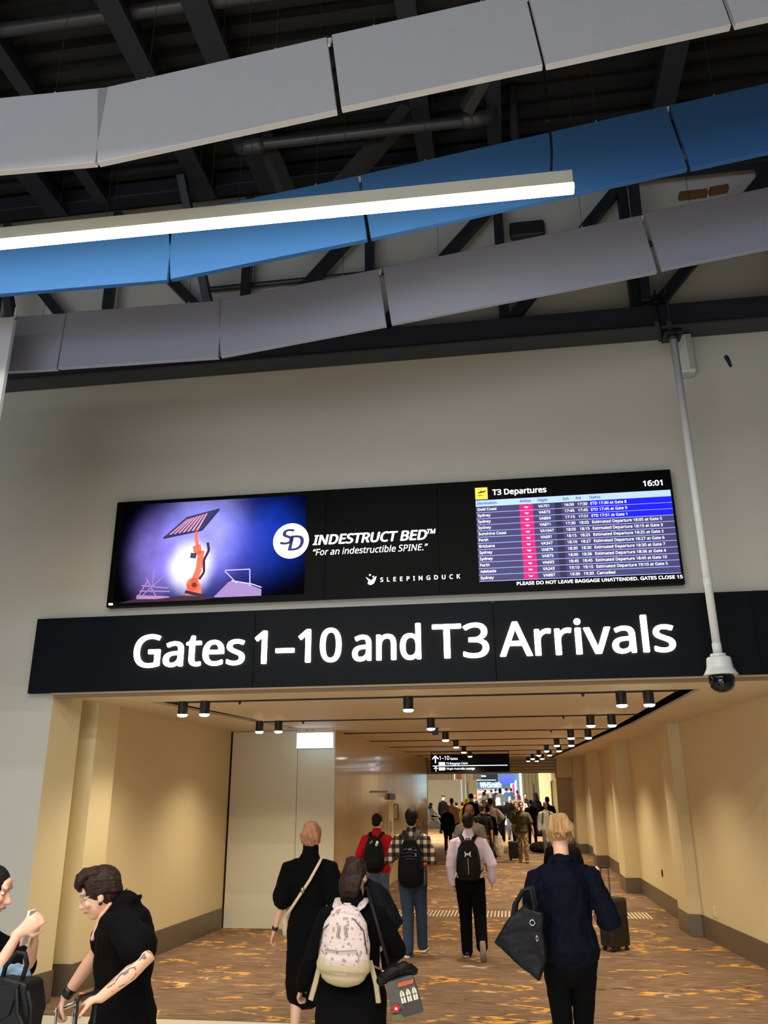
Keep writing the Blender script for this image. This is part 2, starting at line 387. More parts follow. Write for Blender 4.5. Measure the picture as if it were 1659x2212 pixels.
for y in SE[:8]: obj('light_track', MB().box((lx(*LI, y) if y < 13.9 else -2.95, y-.022, cz(y)-.016), (lx(*RI, y), y+.022, cz(y)+.01)), mat('track_black', (14, 13, 12), .6), cl)
# short return of the lit header over the entry
struct('trim_2', MB().box((-4.86, 8.38, 3.0), (3.2, 8.46, 3.045)), mat('header_return', (150, 126, 96), .6))
# small sensors hanging in the joints
for px, py, k in ((518, 1513, 9.4), (1259, 1499, 9.4), (655, 1553, 12.12), (1217, 1548, 12.12), (738, 1581, 14.85), (1190, 1576, 14.85)):
    p = at(px, py, k); zc = cz(k)
    o = obj('sprinkler_head', MB().lathe([(.004, -.055), (.014, -.045), (.018, -.03), (.018, 0)], (p.x, k, zc+.004), 10), mat('sensor_dark', (30, 28, 26), .4), smooth=True)
    side = 'left' if px < 900 else 'right'
    tag(o, 'tiny dark sprinkler head in the %s ceiling joint, %s part' % ({9.4: 'nearest', 12.12: 'second', 14.85: 'third'}[k], side), 'sprinkler')
o = obj('speaker_box', MB().box((-1.27, 13.9, 2.93), (-1.17, 14.0, 3.045)), mat('blue_grey_device', (34, 48, 88), .5), bevel=.01); tag(o, 'small dark blue box hanging under the ceiling left of the middle downlights', 'device')

# downlights: black cylinders with glowing warm bottoms
DB = mat('downlight_black', (22, 20, 18), .45); DG = mat('downlight_glow', (255, 238, 206), .5, emit=22)
dl0 = thing('downlight', 'x', 'lamp', group='cylinder downlights of the corridor ceiling')
obj('housing', MB().lathe([(.05, -.15), (.058, -.15), (.058, 0), (.01, 0)], n=20), DB, dl0, smooth=False)
obj('lens', MB().lathe([(.040, -.172), (.056, -.162), (.059, -.148)], n=20), DG, dl0, smooth=True)
ordn = ['nearest', 'second', 'third', 'fourth', 'fifth', 'sixth', 'seventh', 'eighth']
first = True
for i, s in enumerate(SE[:8]):
    xs = [('middle row', -1.12)]
    r = 1.52-.095*i
    xs += [('right pair, outer one', r), ('right pair, inner one', r-.29)]
    if i < 2: xs += [('left pair, outer one', -3.80+i*.12), ('left pair, inner one', -3.53+i*.14)]
    if i > 5: xs = xs[1:]
    for nm, x in xs:
        y = s-.0
        o = dl0 if first else copy_tree(dl0); first = False
        o.location = (x, y, cz(y)); o['label'] = 'black cylinder downlight at the %s ceiling joint, %s' % (ordn[i], nm)
        L = bpy.data.lights.get('downlight_%d' % (i > 2)) or bpy.data.lights.new('downlight_%d' % (i > 2), 'SPOT')
        L.energy = 135 if i <= 2 else 230; L.color = (1.0, .86, .66); L.spot_size = math.radians(128); L.spot_blend = .9; L.shadow_soft_size = .05
        lo = bpy.data.objects.new('spot', L); COL.objects.link(lo); lo.location = (x, y, cz(y)-.18)

# bulkhead with louvres at the end of the corridor, and the box beside it
bk = bpy.data.objects.new('wall_bulkhead', None); COL.objects.link(bk); bk['kind'] = 'structure'
obj('backing', MB().box((-3.4, 31.08, 2.76), (1.57, 31.3, 3.6)), SEAM, bk)
for i in range(5):
    obj('louvre', MB().box((-3.4, 31.0, 2.77+i*.105), (1.57, 31.1, 2.77+i*.105+.09)), mat('louvre', (176, 160, 130), .55), bk, bevel=.004)
struct('wall_box', MB().box((1.58, 31.0, 2.60), (2.42, 32.6, 3.5)), CREAM)
struct('wall_box_back', MB().box((1.62, 32.6, 0), (2.6, 32.8, 3.4)), CREAM)
struct('wall_box_skirt', MB().box((1.62, 32.585, fz(32)), (2.2, 32.6, fz(32)+.2)), SKIRT)['kind'] = 'structure'

# ------------------------------------------------------------------ tactile strip across the carpet
tp = thing('tactile_strip', 'strip of pale raised bars set across the carpet of the corridor', 'strip', (0, 15.9, fz(15.9)))
TM = mat('tactile_bar', (226, 214, 178), .5)
bar = MB().box((-.012, -.36, 0), (.012, .36, .012)).mesh('bar'); bar.materials.append(TM)
x = -2.35
while x < 2.19:
    o = obj('bar', bar, None, tp, loc=(x, 0, .001)); o.rotation_euler = (.008, 0, 0); x += .062

# ------------------------------------------------------------------ roof of the concourse
dk = MB(); n = 0
yy = -2.0
prof = []
while yy < 8.7:
    prof += [(yy, 9.5), (yy+.10, 9.5), (yy+.13, 9.4), (yy+.23, 9.4), (yy+.26, 9.5)]; yy += .26
vs = [(x, y, z) for x in (-16, 12) for y, z in prof]; m_ = len(prof)
dk.add(vs, [(i, i+1, m_+i+1, m_+i) for i in range(m_-1)])
struct('ceiling_deck', dk, mat('ribbed_roof_deck', (34, 33, 31), .45, metal=.3))
struct('ceiling_slab', MB().box((-16, -2, 9.51), (12, 9, 9.7)), DECK)
struct('ceiling_slab_rear', MB().box((-16, -14, 9.0), (12, -2, 9.7)), DECK)

# truss against the front wall: chords, verticals and diagonals
tr = thing('roof_truss', 'dark steel truss with verticals and diagonals standing over the beam', 'truss', (-1, 8.15, 6.8))
T0 = V((-1, 8.15, 6.8))
def tb(name, p, q, w=.13, h=.13, m=STEEL): return obj(name, MB().bar(V(p)-T0, V(q)-T0, w, h, (0, 1, 0)), m, tr, bevel=.008)
bc = MB().box((-9, 8.08, 6.79), (7, 8.395, 7.05)); obj('bottom_chord', bc, mat('beam_steel', (44, 47, 56), .42, var=.25, vscale=2.5), tr, shift=T0, bevel=.006)
obj('flange', MB().box((-9, 8.06, 6.775), (7, 8.1, 6.79)), STEEL, tr, shift=T0)
for x in (-6.25, -4.69, -2.9, -1.36, .20, 1.66, 3.25): tb('vertical', (x, 8.2, 7.05), (x, 8.2, 9.2), .11, .11)
for (x0, x1) in ((-6.3, -7.9), (-4.78, -6.3), (-2.98, -4.65)): tb('diagonal', (x0, 8.2, 7.05), (x1, 8.2, 8.95), .12, .12)
for (x0, x1) in ((-2.75, -1.35), (-1.27, .18), (.27, 1.62), (1.85, 3.3), (3.35, 4.8)): tb('diagonal', (x0, 8.2, 7.08), (x1, 8.2, 8.75), .12, .12)
tb('chord', (-9, 8.2, 8.95), (7, 8.2, 8.95), .14, .14); tb('top_chord', (-9, 8.0, 9.3), (7, 8.0, 9.3), .2, .2)
for a, b in (((-3.5, 7.4, 8.95), (-3.22, 8.2, 7.1)), ((1.75, 7.9, 8.9), (1.75, 8.1, 7.1)), ((-6.05, 7.8, 8.6), (-5.75, 8.15, 7.1))): tb('brace', a, b, .1, .12)
# rafters running towards the camera
for i, (x, z, w) in enumerate(((-5.35, 9.0, .26), (-4.75, 9.1, .16), (-3.35, 9.0, .22), (-2.55, 9.0, .26), (-.6, 9.05, .2), (.20, 9.0, .16), (2.0, 8.9, .22), (3.6, 9.0, .3))):
    o = obj('roof_rafter', MB().box((x-w/2, -1.9, z), (x+w/2, 7.9, z+.12)).box((x-.02, -1.9, z+.12), (x+.02, 7.9, 9.4)), STEEL)
    tag(o, ['dark roof rafter over the left end of the picture', 'thin dark rafter beside the leftmost one', 'dark rafter crossing the upper left roof', 'wide dark rafter left of the middle of the roof', 'dark rafter over the middle pale baffle', 'slim rafter behind the hanging lamp cable', 'dark rafter at the upper right with a white cable', 'rafter at the far right edge of the roof'][i], 'rafter')
# raking braces in the dark roof space
for i, (a, b, w) in enumerate((((-2.0, 7.4, 8.0), (-2.45, 7.1, 9.2), .15), ((-1.9, 7.4, 8.1), (-.75, 7.2, 9.3), .16), ((-.1, 6.9, 8.9), (.5, 6.2, 9.35), .12))):
    o = obj('roof_brace', MB().bar(a, b, w, w), mat('brace_steel', (50, 48, 46), .6)); tag(o, ['dark brace rising left behind the linear lamp', 'long dark brace leaning right above the linear lamp', 'short dark brace under the pipe elbow'][i], 'brace')

# pipes
PM = mat('dark_pipe', (58, 56, 56), .4, metal=.3)
p = thing('sprinkler_pipe', 'thick dark pipe with elbows at both ends above the blue baffles', 'pipe', (-1.2, 7, 8.87))
sp = V((-1.2, 7, 8.87))
q = MB().tube([V((-2.52, 7, 8.88))-sp, V((.0, 7, 8.86))-sp], [.062], 14); obj('pipe_run', q, PM, p, smooth=True)
for x, s in ((-2.52, -1), (0, 1)):
    q = MB().tube([V((x-s*.02, 7, 8.87))-sp, V((x+s*.06, 7, 8.87))-sp, V((x+s*.13, 7.03, 8.9))-sp, V((x+s*.16, 7.05, 8.98))-sp, V((x+s*.16, 7.06, 9.08))-sp], [.085, .08, .078, .075, .08], 14); obj('elbow', q, PM, p, smooth=True)
    obj('collar', MB().tube([V((x-s*.10, 7, 8.87))-sp, V((x-s*.05, 7, 8.87))-sp], [.088], 14), PM, p, smooth=True)
o = obj('water_pipe', MB().tube([(-9, 5.55, 9.33), (-4.7, 5.5, 9.24), (-2.0, 5.45, 9.14), (4, 5.4, 9.0)], [.07], 12), PM, smooth=True); tag(o, 'long dark pipe crossing the upper left corner of the roof', 'pipe')
o = obj('conduit_pipe', MB().tube([(-3.4, 8.32, 7.98), (-1.4, 8.32, 7.99), (1.4, 8.32, 8.02), (3.8, 8.32, 8.05)], [.035], 8), PM, smooth=True); tag(o, 'thin dark conduit along the wall behind the truss', 'pipe')
o = obj('drop_pipe', MB().tube([(.42, 7.2, 8.4), (.42, 7.2, 9.45)], [.05], 10), PM, smooth=True); tag(o, 'upright dark pipe beside the middle truss post', 'pipe')
# timber battens wedged behind the truss
TB = mat('raw_timber', (104, 70, 46), .7, bump=.2, bscale=30, stretch=(8, 1, 1))
for i, (a, b) in enumerate((((1467, 424), (1527, 417)), ((1533, 414), (1572, 407)))):
    A, B = at(*a, 8.0), at(*b, 8.0)
    o = obj('timber_batten', MB().bar(A, B, .09, .06, (0, 0, 1)), TB); tag(o, ['longer raw timber batten wedged beside the truss post, right of the lamp', 'shorter raw timber batten at the right end of the longer one'][i], 'batten')
# ceiling void boxes on the wall behind the truss
o = obj('air_grille', MB().box((.33, 8.3, 8.3), (.75, 8.395, 8.52)), mat('vent_dark', (36, 36, 38), .5), bevel=.03); tag(o, 'dark rounded box on the wall just under the blue baffle', 'box')
# loose fixings on the right
o = obj('rafter_cable', MB().tube([at(1632, 70, 7.6), at(1622, 110, 7.6), at(1610, 160, 7.6), at(1600, 192, 7.6), at(1590, 230, 7.6)], [.012], 6), mat('old_white_cable', (170, 158, 134), .6), smooth=True); tag(o, 'slack pale cable hanging along the upper right rafter', 'cable')
A = at(1576, 775, 8.37)
o = obj('tape_patch', MB().flat([(-.035, .06), (-.05, .04), (-.028, -.02), (-.005, -.09), (.02, -.085), (.012, -.02), (0, .04), (-.02, .062)][::-1], -.012, 0), mat('tape_navy', (22, 26, 52), .6), loc=(A.x, 8.399, A.z)); tag(o, 'small dark blue taped hole cover high on the grey wall', 'tape')
# ------------------------------------------------------------------ acoustic baffles: three rows of hanging panels
GB_ = mat('pale_grey_felt', (186, 186, 192), .9, bump=.25, bscale=260)
GC_ = mat('pale_felt_dimmed', (142, 145, 164), .9, bump=.25, bscale=260)  # the pale felt again, its colour darkened and cooled for dimmer light back there
BB_ = mat('blue_felt', (40, 90, 148), .9, bump=.25, bscale=260)
CLIP = mat('white_clip', (214, 210, 216), .5)
WIRE = mat('steel_wire', (90, 88, 84), .4, metal=.8)
ROWS = [('nearest pale row', 3.78, GB_, 'pale grey', [((-330, 408), (212, 362)), ((217, 362), (730, 250)), ((740, 245), (1172, 153)), ((1180, 153), (1576, 68)), ((1586, 66), (2050, -36))], .60),
        ('blue row', 5.1, BB_, 'blue', [((-310, 668), (365, 612)), ((373, 610), (795, 524)), ((803, 522), (1483, 373)), ((1492, 372), (1960, 270))], .605),
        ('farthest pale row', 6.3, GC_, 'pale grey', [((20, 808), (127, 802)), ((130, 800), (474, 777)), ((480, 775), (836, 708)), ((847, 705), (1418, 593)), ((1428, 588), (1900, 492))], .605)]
NM = [['at the left edge of the picture', 'crossed by a thin wire left of the middle', 'long one left of the black lamp cable', 'just right of the black lamp cable', 'cut by the top right corner'],
      ['behind the left part of the linear lamp', 'second from the left behind the lamp', 'long one behind the right end of the lamp', 'at the right edge of the picture'],
      ['shortest one, beside the left hanging board', 'second from the left', 'third from the left, over the beam', 'longest one, right of the middle', 'at the right edge under the roof truss']]
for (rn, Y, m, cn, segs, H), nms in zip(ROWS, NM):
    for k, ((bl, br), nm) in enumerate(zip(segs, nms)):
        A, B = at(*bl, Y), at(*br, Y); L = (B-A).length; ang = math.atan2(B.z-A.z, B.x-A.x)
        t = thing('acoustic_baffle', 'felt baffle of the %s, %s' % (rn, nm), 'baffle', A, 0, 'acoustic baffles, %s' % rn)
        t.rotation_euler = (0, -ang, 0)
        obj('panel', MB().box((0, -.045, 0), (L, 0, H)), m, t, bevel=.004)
        if k < len(segs)-1 and not (Y > 6 and k == 0): obj('clip', MB().flat([(L-.02, H+.005), (L-.004, H-.045), (L+.012, H-.045), (L+.03, H+.005)], -.03, -.01), CLIP, t)
        for f in ((.22, .78) if L > .7 else (.5,)):
            hw = 9.3-A.z-H-L*f*math.sin(ang); w = MB().tube([(L*f, -.02, H), (L*f+math.sin(ang)*hw, -.02, H+hw*math.cos(ang))], [.0022], 5); obj('suspension_wire', w, WIRE, t)
            obj('anchor', MB().ell((L*f, -.022, H+.02), (.007, .007, .012), nu=8, nv=5), CLIP, t, smooth=True)
# the hanging board at the left edge, seen past its right edge
A = at(19, 800, 5.9)
t = thing('hanging_board', 'tall pale board hanging at the left edge, its bright right edge seen', 'board', (A.x, 5.9, 3.9))
zt = at(30, 690, 5.9).z
obj('panel', MB().box((-1.6, -.045, -.2), (0, 0, zt-3.9)), GB_, t, bevel=.004)
obj('hanger', MB().box((-.02, -.03, zt-3.9-.02), (.0, -.012, zt-3.9+.11)), CLIP, t)

# ------------------------------------------------------------------ hanging linear lamp
A, B = at(-420, 0, 4.6), at(1235, 390, 4.6)
t = thing('linear_lamp', 'long white hanging linear lamp, brightly lit, in front of the blue baffles', 'lamp', (.621, 4.6, 5.862)); t.rotation_euler = (0, math.radians(.65), 0)
LWHT = mat('lamp_housing', (196, 194, 180), .5)
obj('housing', MB().box((-7.5, 0, 0), (0, .075, .105)), LWHT, t, bevel=.002)
obj('end_cap', MB().box((0, 0, 0), (.006, .075, .105)), LWHT, t)
obj('diffuser', MB().box((-7.5, .002, -.042), (.012, .073, 0)), mat('lamp_diffuser', (255, 249, 226), .5, emit=34), t, bevel=.004)
q = MB(); P0 = V((.621, 4.6, 5.862))
pts = [at(1190, 362, 4.63), at(1192, 330, 4.63), at(1190, 300, 4.63), at(1182, 240, 4.63), at(1176, 170, 4.63), at(1168, 110, 4.63), at(1168, 90, 4.63), at(1163, 40, 4.63), at(1158, -40, 4.63), V((.49, 4.63, 9.4))]
pts[0].z -= .02
o = obj('lamp_cable', MB().tube(pts, [.009], 8), mat('black_cable', (18, 18, 20), .5), smooth=True); tag(o, 'black supply cable hanging down to the right end of the linear lamp', 'cable')
a = at(1176, 170, 4.63)
o.name = 'lamp_cable'
for k, (px, py) in enumerate(((1168, 103), (1183, 262))): obj('cable_tie', MB().tube([at(px, py, 4.62)-V((.015, 0, 0)), at(px, py, 4.62)+V((.012, 0, .01))], [.006], 6), mat('black_cable', (18, 18, 20)), o)
o = obj('lamp_wire', MB().tube([at(515, 440, 4.63), at(515, 440, 4.63)+V((-.005, 0, 3.4))], [.003], 6), WIRE); tag(o, 'thin steel wire holding the left part of the linear lamp', 'wire')

# ------------------------------------------------------------------ security camera on a pole hung from the beam
YP = 7.85; PX = 1.925
t = thing('dome_camera', 'white pole-mounted security camera with a black dome hanging before the sign', 'camera', (PX, YP, 2.9))
WM = mat('white_metal', (206, 208, 206), .4); BK = mat('bracket_black', (14, 14, 16), .5)
obj('pole', MB().tube([(0, 0, 3.62), (0, 0, .36)], [.037], 20, cap=False), WM, t, smooth=True)
obj('pole_joint', MB().lathe([(.037, .92), (.041, .925), (.041, 1.0), (.037, 1.005)]), WM, t, smooth=True)
obj('pole_base', MB().lathe([(.041, .28), (.041, .37), (.038, .375)]), WM, t, smooth=True)
obj('housing', MB().lathe([(.148, .08), (.15, .085), (.118, .14), (.115, .15), (.105, .235), (.096, .245), (.07, .25), (.068, .275), (.04, .28)], n=32), WM, t, smooth=False, bevel=.002)
obj('dome', MB().lathe([(.002, -.075), (.04, -.07), (.078, -.05), (.103, -.02), (.112, .02), (.112, .05), (.11, .085)], n=32), mat('dome_glass', (3, 3, 4), .05, spec=.5), t, smooth=True)
obj('camera_eye', MB().ell((-.01, -.113, .0), (.025, .012, .025)), mat('dome_glass', (6, 6, 7)), t, smooth=True)
for (a, b, w) in (((-.10, .14, 3.66), (-.22, -.32, 3.62), .045), ((.02, .14, 3.66), (-.10, -.32, 3.62), .045), ((-.14, .05, 3.70), (.10, .05, 3.70), .05)):
    obj('bracket_channel', MB().bar(a, b, w, w), BK, t, bevel=.004)
obj('bracket_plate', MB().box((-.10, -.09, 3.6), (.09, .12, 3.64)), BK, t, bevel=.004)
obj('bracket_collar', MB().lathe([(.055, 3.56), (.062, 3.58), (.062, 3.62)]), BK, t, smooth=True)
for x in (-.06, .05):
    obj('threaded_rod', MB().tube([(x, .20, 3.66), (x-.02, .20, 4.32)], [.009], 8), mat('zinc_rod', (120, 122, 120), .35, metal=.8) if x > 0 else BK, t, smooth=True)
    obj('beam_clamp', MB().box((x-.05, .19, 4.16), (x+.01, .40, 4.26)), BK, t, bevel=.01)

# junction box on the wall beside the pole
a = at(1464, 730, 8.3)
t = thing('junction_box', 'pale junction box under the beam just right of the camera pole', 'box', (2.09, 8.4, 6.25))
obj('case', MB().box((-.05, -.13, .06), (.13, -.002, .52)), WM, t, bevel=.008)
obj('lid', MB().box((.07, -.142, .08), (.12, -.13, .50)), mat('box_lid', (168, 170, 166), .5), t, bevel=.004)
obj('cable_entry', MB().box((-.03, -.10, .03), (.10, -.02, .06)), mat('box_lid', (168, 170, 166)), t)

def fatten(me, d):
    vs = [v.co.copy() for v in me.vertices]; fs = [tuple(p.vertices) for p in me.polygons]; mb = MB()
    for i in range(9):
        a = 2*PI*i/8; k = 0 if i == 8 else d; mb.add([v+V((k*math.cos(a), -.0001*i, k*.6*math.sin(a))) for v in vs], fs)
    return mb.mesh(me.name)
# ------------------------------------------------------------------ big illuminated sign over the opening
t = thing('gate_sign', 'wide black overhead sign reading Gates 1–10 and T3 Arrivals in lit white letters', 'sign', (-1.0, 8.3, 3.04))
S0 = V((-1.0, 8.3, 3.04)); SB = mat('sign_black', (5, 9, 15), .55, spec=.12)
for x0, x1 in ((-5.13, -2.62), (-2.617, -.1), (-.097, 2.42), (2.423, 3.6)): obj('panel', MB().box((x0, 8.3, 3.04), (x1, 8.36, 3.855)), SB, t, shift=S0, bevel=.003)
obj('frame', MB().box((-5.12, 8.36, 3.05), (3.6, 8.4, 3.845)), SB, t, shift=S0)
obj('lower_edge', MB().box((-4.87, 8.31, 3.02), (3.2, 8.4, 3.04)), mat('header_return', (150, 126, 96)), t, shift=S0)
LET = mat('lit_letter', (255, 252, 242), .5, emit=5.5)
def split_glyphs(me):
    import bmesh
    n = len(me.vertices); par = list(range(n))
    def fnd(i):
        while par[i] != i: par[i] = par[par[i]]; i = par[i]
        return i
    key = {}
    for v in me.vertices:
        k = (round(v.co.x, 5), round(v.co.z, 5))
        if k in key: par[fnd(v.index)] = fnd(key[k])
        else: key[k] = v.index
    for p in me.polygons:
        a = fnd(p.vertices[0])
        for q in p.vertices[1:]: par[fnd(q)] = a
    isl = {}
    for p in me.polygons: isl.setdefault(fnd(p.vertices[0]), []).append(p.index)
    gs = []
    for ps in isl.values():
        xs = [me.vertices[i].co.x for k in ps for i in me.polygons[k].vertices]; gs.append([min(xs), max(xs), ps])
    gs.sort(key=lambda g: g[0]); out = []
    for g in gs:
        if out and min(g[1], out[-1][1])-max(g[0], out[-1][0]) > .6*min(g[1]-g[0], out[-1][1]-out[-1][0]): out[-1][2] += g[2]; out[-1][1] = max(out[-1][1], g[1])
        else: out.append(g)
    res = []
    for x0, x1, ps in out:
        mb = MB(); mb.add([v.co.copy() for v in me.vertices], [tuple(me.polygons[k].vertices) for k in ps])
        used = sorted({i for f in mb.f for i in f}); mp = {i: j for j, i in enumerate(used)}
        mb.v = [mb.v[i] for i in used]; mb.f = [tuple(mp[i] for i in f) for f in mb.f]; res.append(mb)
    return res
for wd, x0, x1 in (('Gates', -3.939, -2.721), ('1–10', -2.60, -1.685), ('and', -1.553, -.856), ('T3', -.722, -.165), ('Arrivals', -.045, 1.645)):
    me = text_mesh('w', wd, w=x1-x0, cap=.338, bold=.011)
    for g in split_glyphs(me):
        mg = fatten(thicken(g.mesh('letter'), .022), .0085)
        o = obj('letter', mg, LET, t); o.location = (x0+1.0, -.001, .245)
    bpy.data.meshes.remove(me)

# ------------------------------------------------------------------ LED screen
t = thing('led_screen', 'long black video screen showing an advert and a departures board', 'screen', (-1.25, 8.3, 3.95))
S0 = V((-1.25, 8.3, 3.95)); YF = 8.278
for x0, x1 in ((-4.325, -3.10), (-3.098, -1.87), (-1.868, -.64), (-.638, .59), (.592, 1.815)):
    obj('cabinet', MB().box((x0, 8.29, 3.955), (x1, 8.38, 5.185)), mat('screen_casing', (3, 3, 4), .5, spec=.08), t, shift=S0, bevel=.002)
obj('mount', MB().box((-4.1, 8.38, 4.1), (1.6, 8.4, 5.05)), BK, t, shift=S0)
def scr_mat(name, col, e): return mat(name, col, .6, emit=e)
def emit_glow():
    """the advert's violet haze: a picture shown on the screen"""
    m = bpy.data.materials.new('advert_haze'); m.use_nodes = True; nt = m.node_tree; N = nt.nodes.new; L = nt.links.new; b = nt.nodes['Principled BSDF']
    b.inputs['Base Color'].default_value = (0.002, .002, .003, 1); b.inputs['Specular IOR Level'].default_value = 0; b.inputs['Roughness'].default_value = 1
    tc = N('ShaderNodeTexCoord')
    def blob(cx, cz_, rx, rz, soft=1.):
        mp = N('ShaderNodeMapping'); mp.vector_type = 'POINT'; mp.inputs['Location'].default_value = (-cx/rx, 0, -cz_/rz); mp.inputs['Scale'].default_value = (1/rx, 0, 1/rz)
        L(tc.outputs['Object'], mp.inputs[0]); ln = N('ShaderNodeVectorMath'); ln.operation = 'LENGTH'; L(mp.outputs[0], ln.inputs[0])
        r = N('ShaderNodeMapRange'); r.inputs['From Min'].default_value = 1; r.inputs['From Max'].default_value = 0; r.interpolation_type = 'SMOOTHERSTEP'; L(ln.outputs['Value'], r.inputs['Value']); return r.outputs[0]
    cur = None
    for (cx, cz_, rx, rz, col, k) in ((-2.05, .62, 1.05, .95, (106, 104, 226), .9), (-1.30, .72, .75, .75, (20, 60, 190), .9), (-2.55, .55, .45, .75, (150, 128, 214), .8), (-2.0, .85, .7, .8, (176, 172, 255), .8), (-2.14, .42, .36, .42, (244, 240, 255), 2.2)):
        mx = N('ShaderNodeMix'); mx.data_type = 'RGBA'; mx.blend_type = 'ADD'; mx.inputs['Factor'].default_value = 1
        sc = N('ShaderNodeMix'); sc.data_type = 'RGBA'; L(blob(cx, cz_, rx, rz), sc.inputs['Factor']); sc.inputs['A'].default_value = (0, 0, 0, 1); sc.inputs['B'].default_value = tuple(v*k for v in lin(col))+(1,)
        if cur is None: cur = sc.outputs['Result']
        else: L(cur, mx.inputs['A']); L(sc.outputs['Result'], mx.inputs['B']); cur = mx.outputs['Result']
    n = N('ShaderNodeTexNoise'); n.inputs['Scale'].default_value = 3; n.inputs['Detail'].default_value = 5; L(tc.outputs['Object'], n.inputs[0])
    r = N('ShaderNodeMapRange'); r.inputs['From Min'].default_value = .2; r.inputs['From Max'].default_value = .8; r.inputs['To Min'].default_value = .6; r.inputs['To Max'].default_value = 1.25; L(n.outputs['Fac'], r.inputs['Value'])
    L(cur, b.inputs['Emission Color']); L(r.outputs[0], b.inputs['Emission Strength']); return m
obj('advert_picture', MB().flat([(-3.0, .06), (-.84, .06), (-.84, 1.19), (-3.0, 1.19)], -.012, -.008), emit_glow(), t)
def scr(name, polys, col, e=.8, y=-.016):
    q = MB()
    for p in polys: q.flat([(x+1.25, z-3.95) for x, z in p], y, y+.003)
    return obj(name, q, scr_mat('screen_'+name, col, e), t)
def stroke(pts, w):
    out = []
    for (x0, z0), (x1, z1) in zip(pts, pts[1:]):
        d = V((x1-x0, z1-z0)).normalized(); n = V((-d.y, d.x))*w/2; out.append([(x0-n.x, z0-n.y), (x1-n.x, z1-n.y), (x1+n.x, z1+n.y), (x0+n.x, z0+n.y)][::1])
    return out
def disc(cx, cz_, r, n=28): return [(cx+r*math.cos(2*PI*i/n), cz_+r*math.sin(2*PI*i/n)) for i in range(n)]
# advert: robot arm lifting a bed base, wreckage, sheeting
scr('advert_bed', [[(-3.725, 4.73), (-3.28, 4.80), (-3.10, 5.035), (-3.47, 4.955)]], (58, 50, 92), .7)
scr('advert_bed_slats', [[(-3.66+i*.052, 4.755+i*.006), (-3.636+i*.052, 4.757+i*.006), (-3.44+i*.036, 4.93+i*.0095), (-3.46+i*.036, 4.928+i*.0095)] for i in range(7)], (214, 150, 190), .8, -.018)
scr('advert_bed_edge', stroke([(-3.725, 4.72), (-3.28, 4.79), (-3.09, 5.03)], .022), (34, 40, 90), .7, -.019)
scr('advert_arm', stroke([(-3.345, 4.79), (-3.34, 4.70), (-3.315, 4.60)], .035) + stroke([(-3.36, 4.55), (-3.27, 4.57)], .11) + stroke([(-3.27, 4.55), (-3.28, 4.35), (-3.34, 4.16)], .075) + [disc(-3.34, 4.17, .075, 14), [(-3.41, 4.05), (-3.23, 4.05), (-3.25, 4.17), (-3.40, 4.17)]], (226, 104, 74), .85, -.019)
scr('advert_arm_hose', stroke([(-3.20, 4.64), (-3.18, 4.55), (-3.23, 4.44), (-3.22, 4.30), (-3.27, 4.22)], .028) + [], (46, 24, 42), .6, -.021)
scr('advert_arm_motor', stroke([(-3.39, 4.50), (-3.32, 4.49)], .06), (60, 56, 90), .6, -.022)
scr('advert_arm_foot', stroke([(-3.42, 4.09), (-3.20, 4.03)], .035), (46, 24, 42), .6, -.022)
scr('advert_arm_joint', [disc(-3.32, 4.16, .03, 12)], (90, 40, 40), .6, -.023)
scr('advert_wreck', stroke([(-3.98, 4.05), (-3.72, 4.03), (-3.60, 4.02)], .05) + stroke([(-3.95, 4.12), (-3.60, 4.10)], .012) + stroke([(-3.93, 4.18), (-3.62, 4.14)], .012) + stroke([(-3.92, 4.06), (-3.66, 4.30)], .01) + stroke([(-3.88, 4.26), (-3.76, 4.06)], .012) + stroke([(-3.98, 4.02), (-3.86, 4.24)], .012) + stroke([(-3.80, 4.36), (-3.81, 4.10)], .008), (170, 130, 190), .6, -.018)
scr('advert_rubble', [[(-4.18, 3.99), (-3.2, 3.99), (-3.05, 4.01), (-3.45, 4.045), (-3.75, 4.02), (-4.0, 4.03)]], (52, 20, 40), .5, -.020)
scr('advert_sheet', [[(-3.10, 4.01), (-2.56, 4.01), (-2.56, 4.08), (-2.70, 4.14), (-2.86, 4.19), (-2.93, 4.18)]], (150, 124, 186), .6, -.018)
scr('advert_sheet_frame', stroke([(-2.98, 4.30), (-2.84, 4.16)], .01) + stroke([(-2.98, 4.31), (-2.70, 4.31), (-2.69, 4.12)], .01) + stroke([(-2.56, 4.10), (-2.66, 4.14), (-2.90, 4.19)], .012), (190, 186, 240), .8, -.021)
WHT = (255, 255, 255)
scr('advert_disc', [disc(-2.25, 4.61, .2, 40)], WHT, 3.0, -.018)
def txt(name, s, x, z, cap, w=None, col=WHT, e=1.6, bold=.0, shear=0, y=-.020, align='LEFT', spacing=1, maxw=None):
    me = text_mesh(name, s, w=w, cap=cap, bold=bold, shear=shear, align=align, spacing=spacing, maxw=maxw)
    if bold > .0045: me = fatten(me, cap*(.05 if bold > .012 else .03))
    o = obj(name, me, scr_mat('ink_%d_%d_%d_%d' % (*col, int(e*10)), col, e), t); o.location = (x+1.25, y, z-3.95); return o
for s, x, z in (('S', -2.365, 4.575), ('D', -2.275, 4.50)):
    txt('advert_monogram', s, x, z, .165, w=.15 if s == 'S' else .165, col=(40, 40, 110), e=.4, bold=.015, shear=.18, y=-.022)
txt('advert_title', 'INDESTRUCT BED', -2.0, 4.55, .105, w=1.24, e=2.6, bold=.014, shear=.2)
txt('advert_title_mark', 'TM', -.755, 4.61, .05, w=.09, e=2, bold=.01, shear=.2)
txt('advert_line', '“For an indestructible SPINE.”', -2.0, 4.43, .07, w=1.25, e=2.2, bold=.0, shear=.2)
txt('advert_maker', 'SLEEPINGDUCK', -1.262, 4.104, .045, w=.84, e=1.6, bold=.008, spacing=1.9)
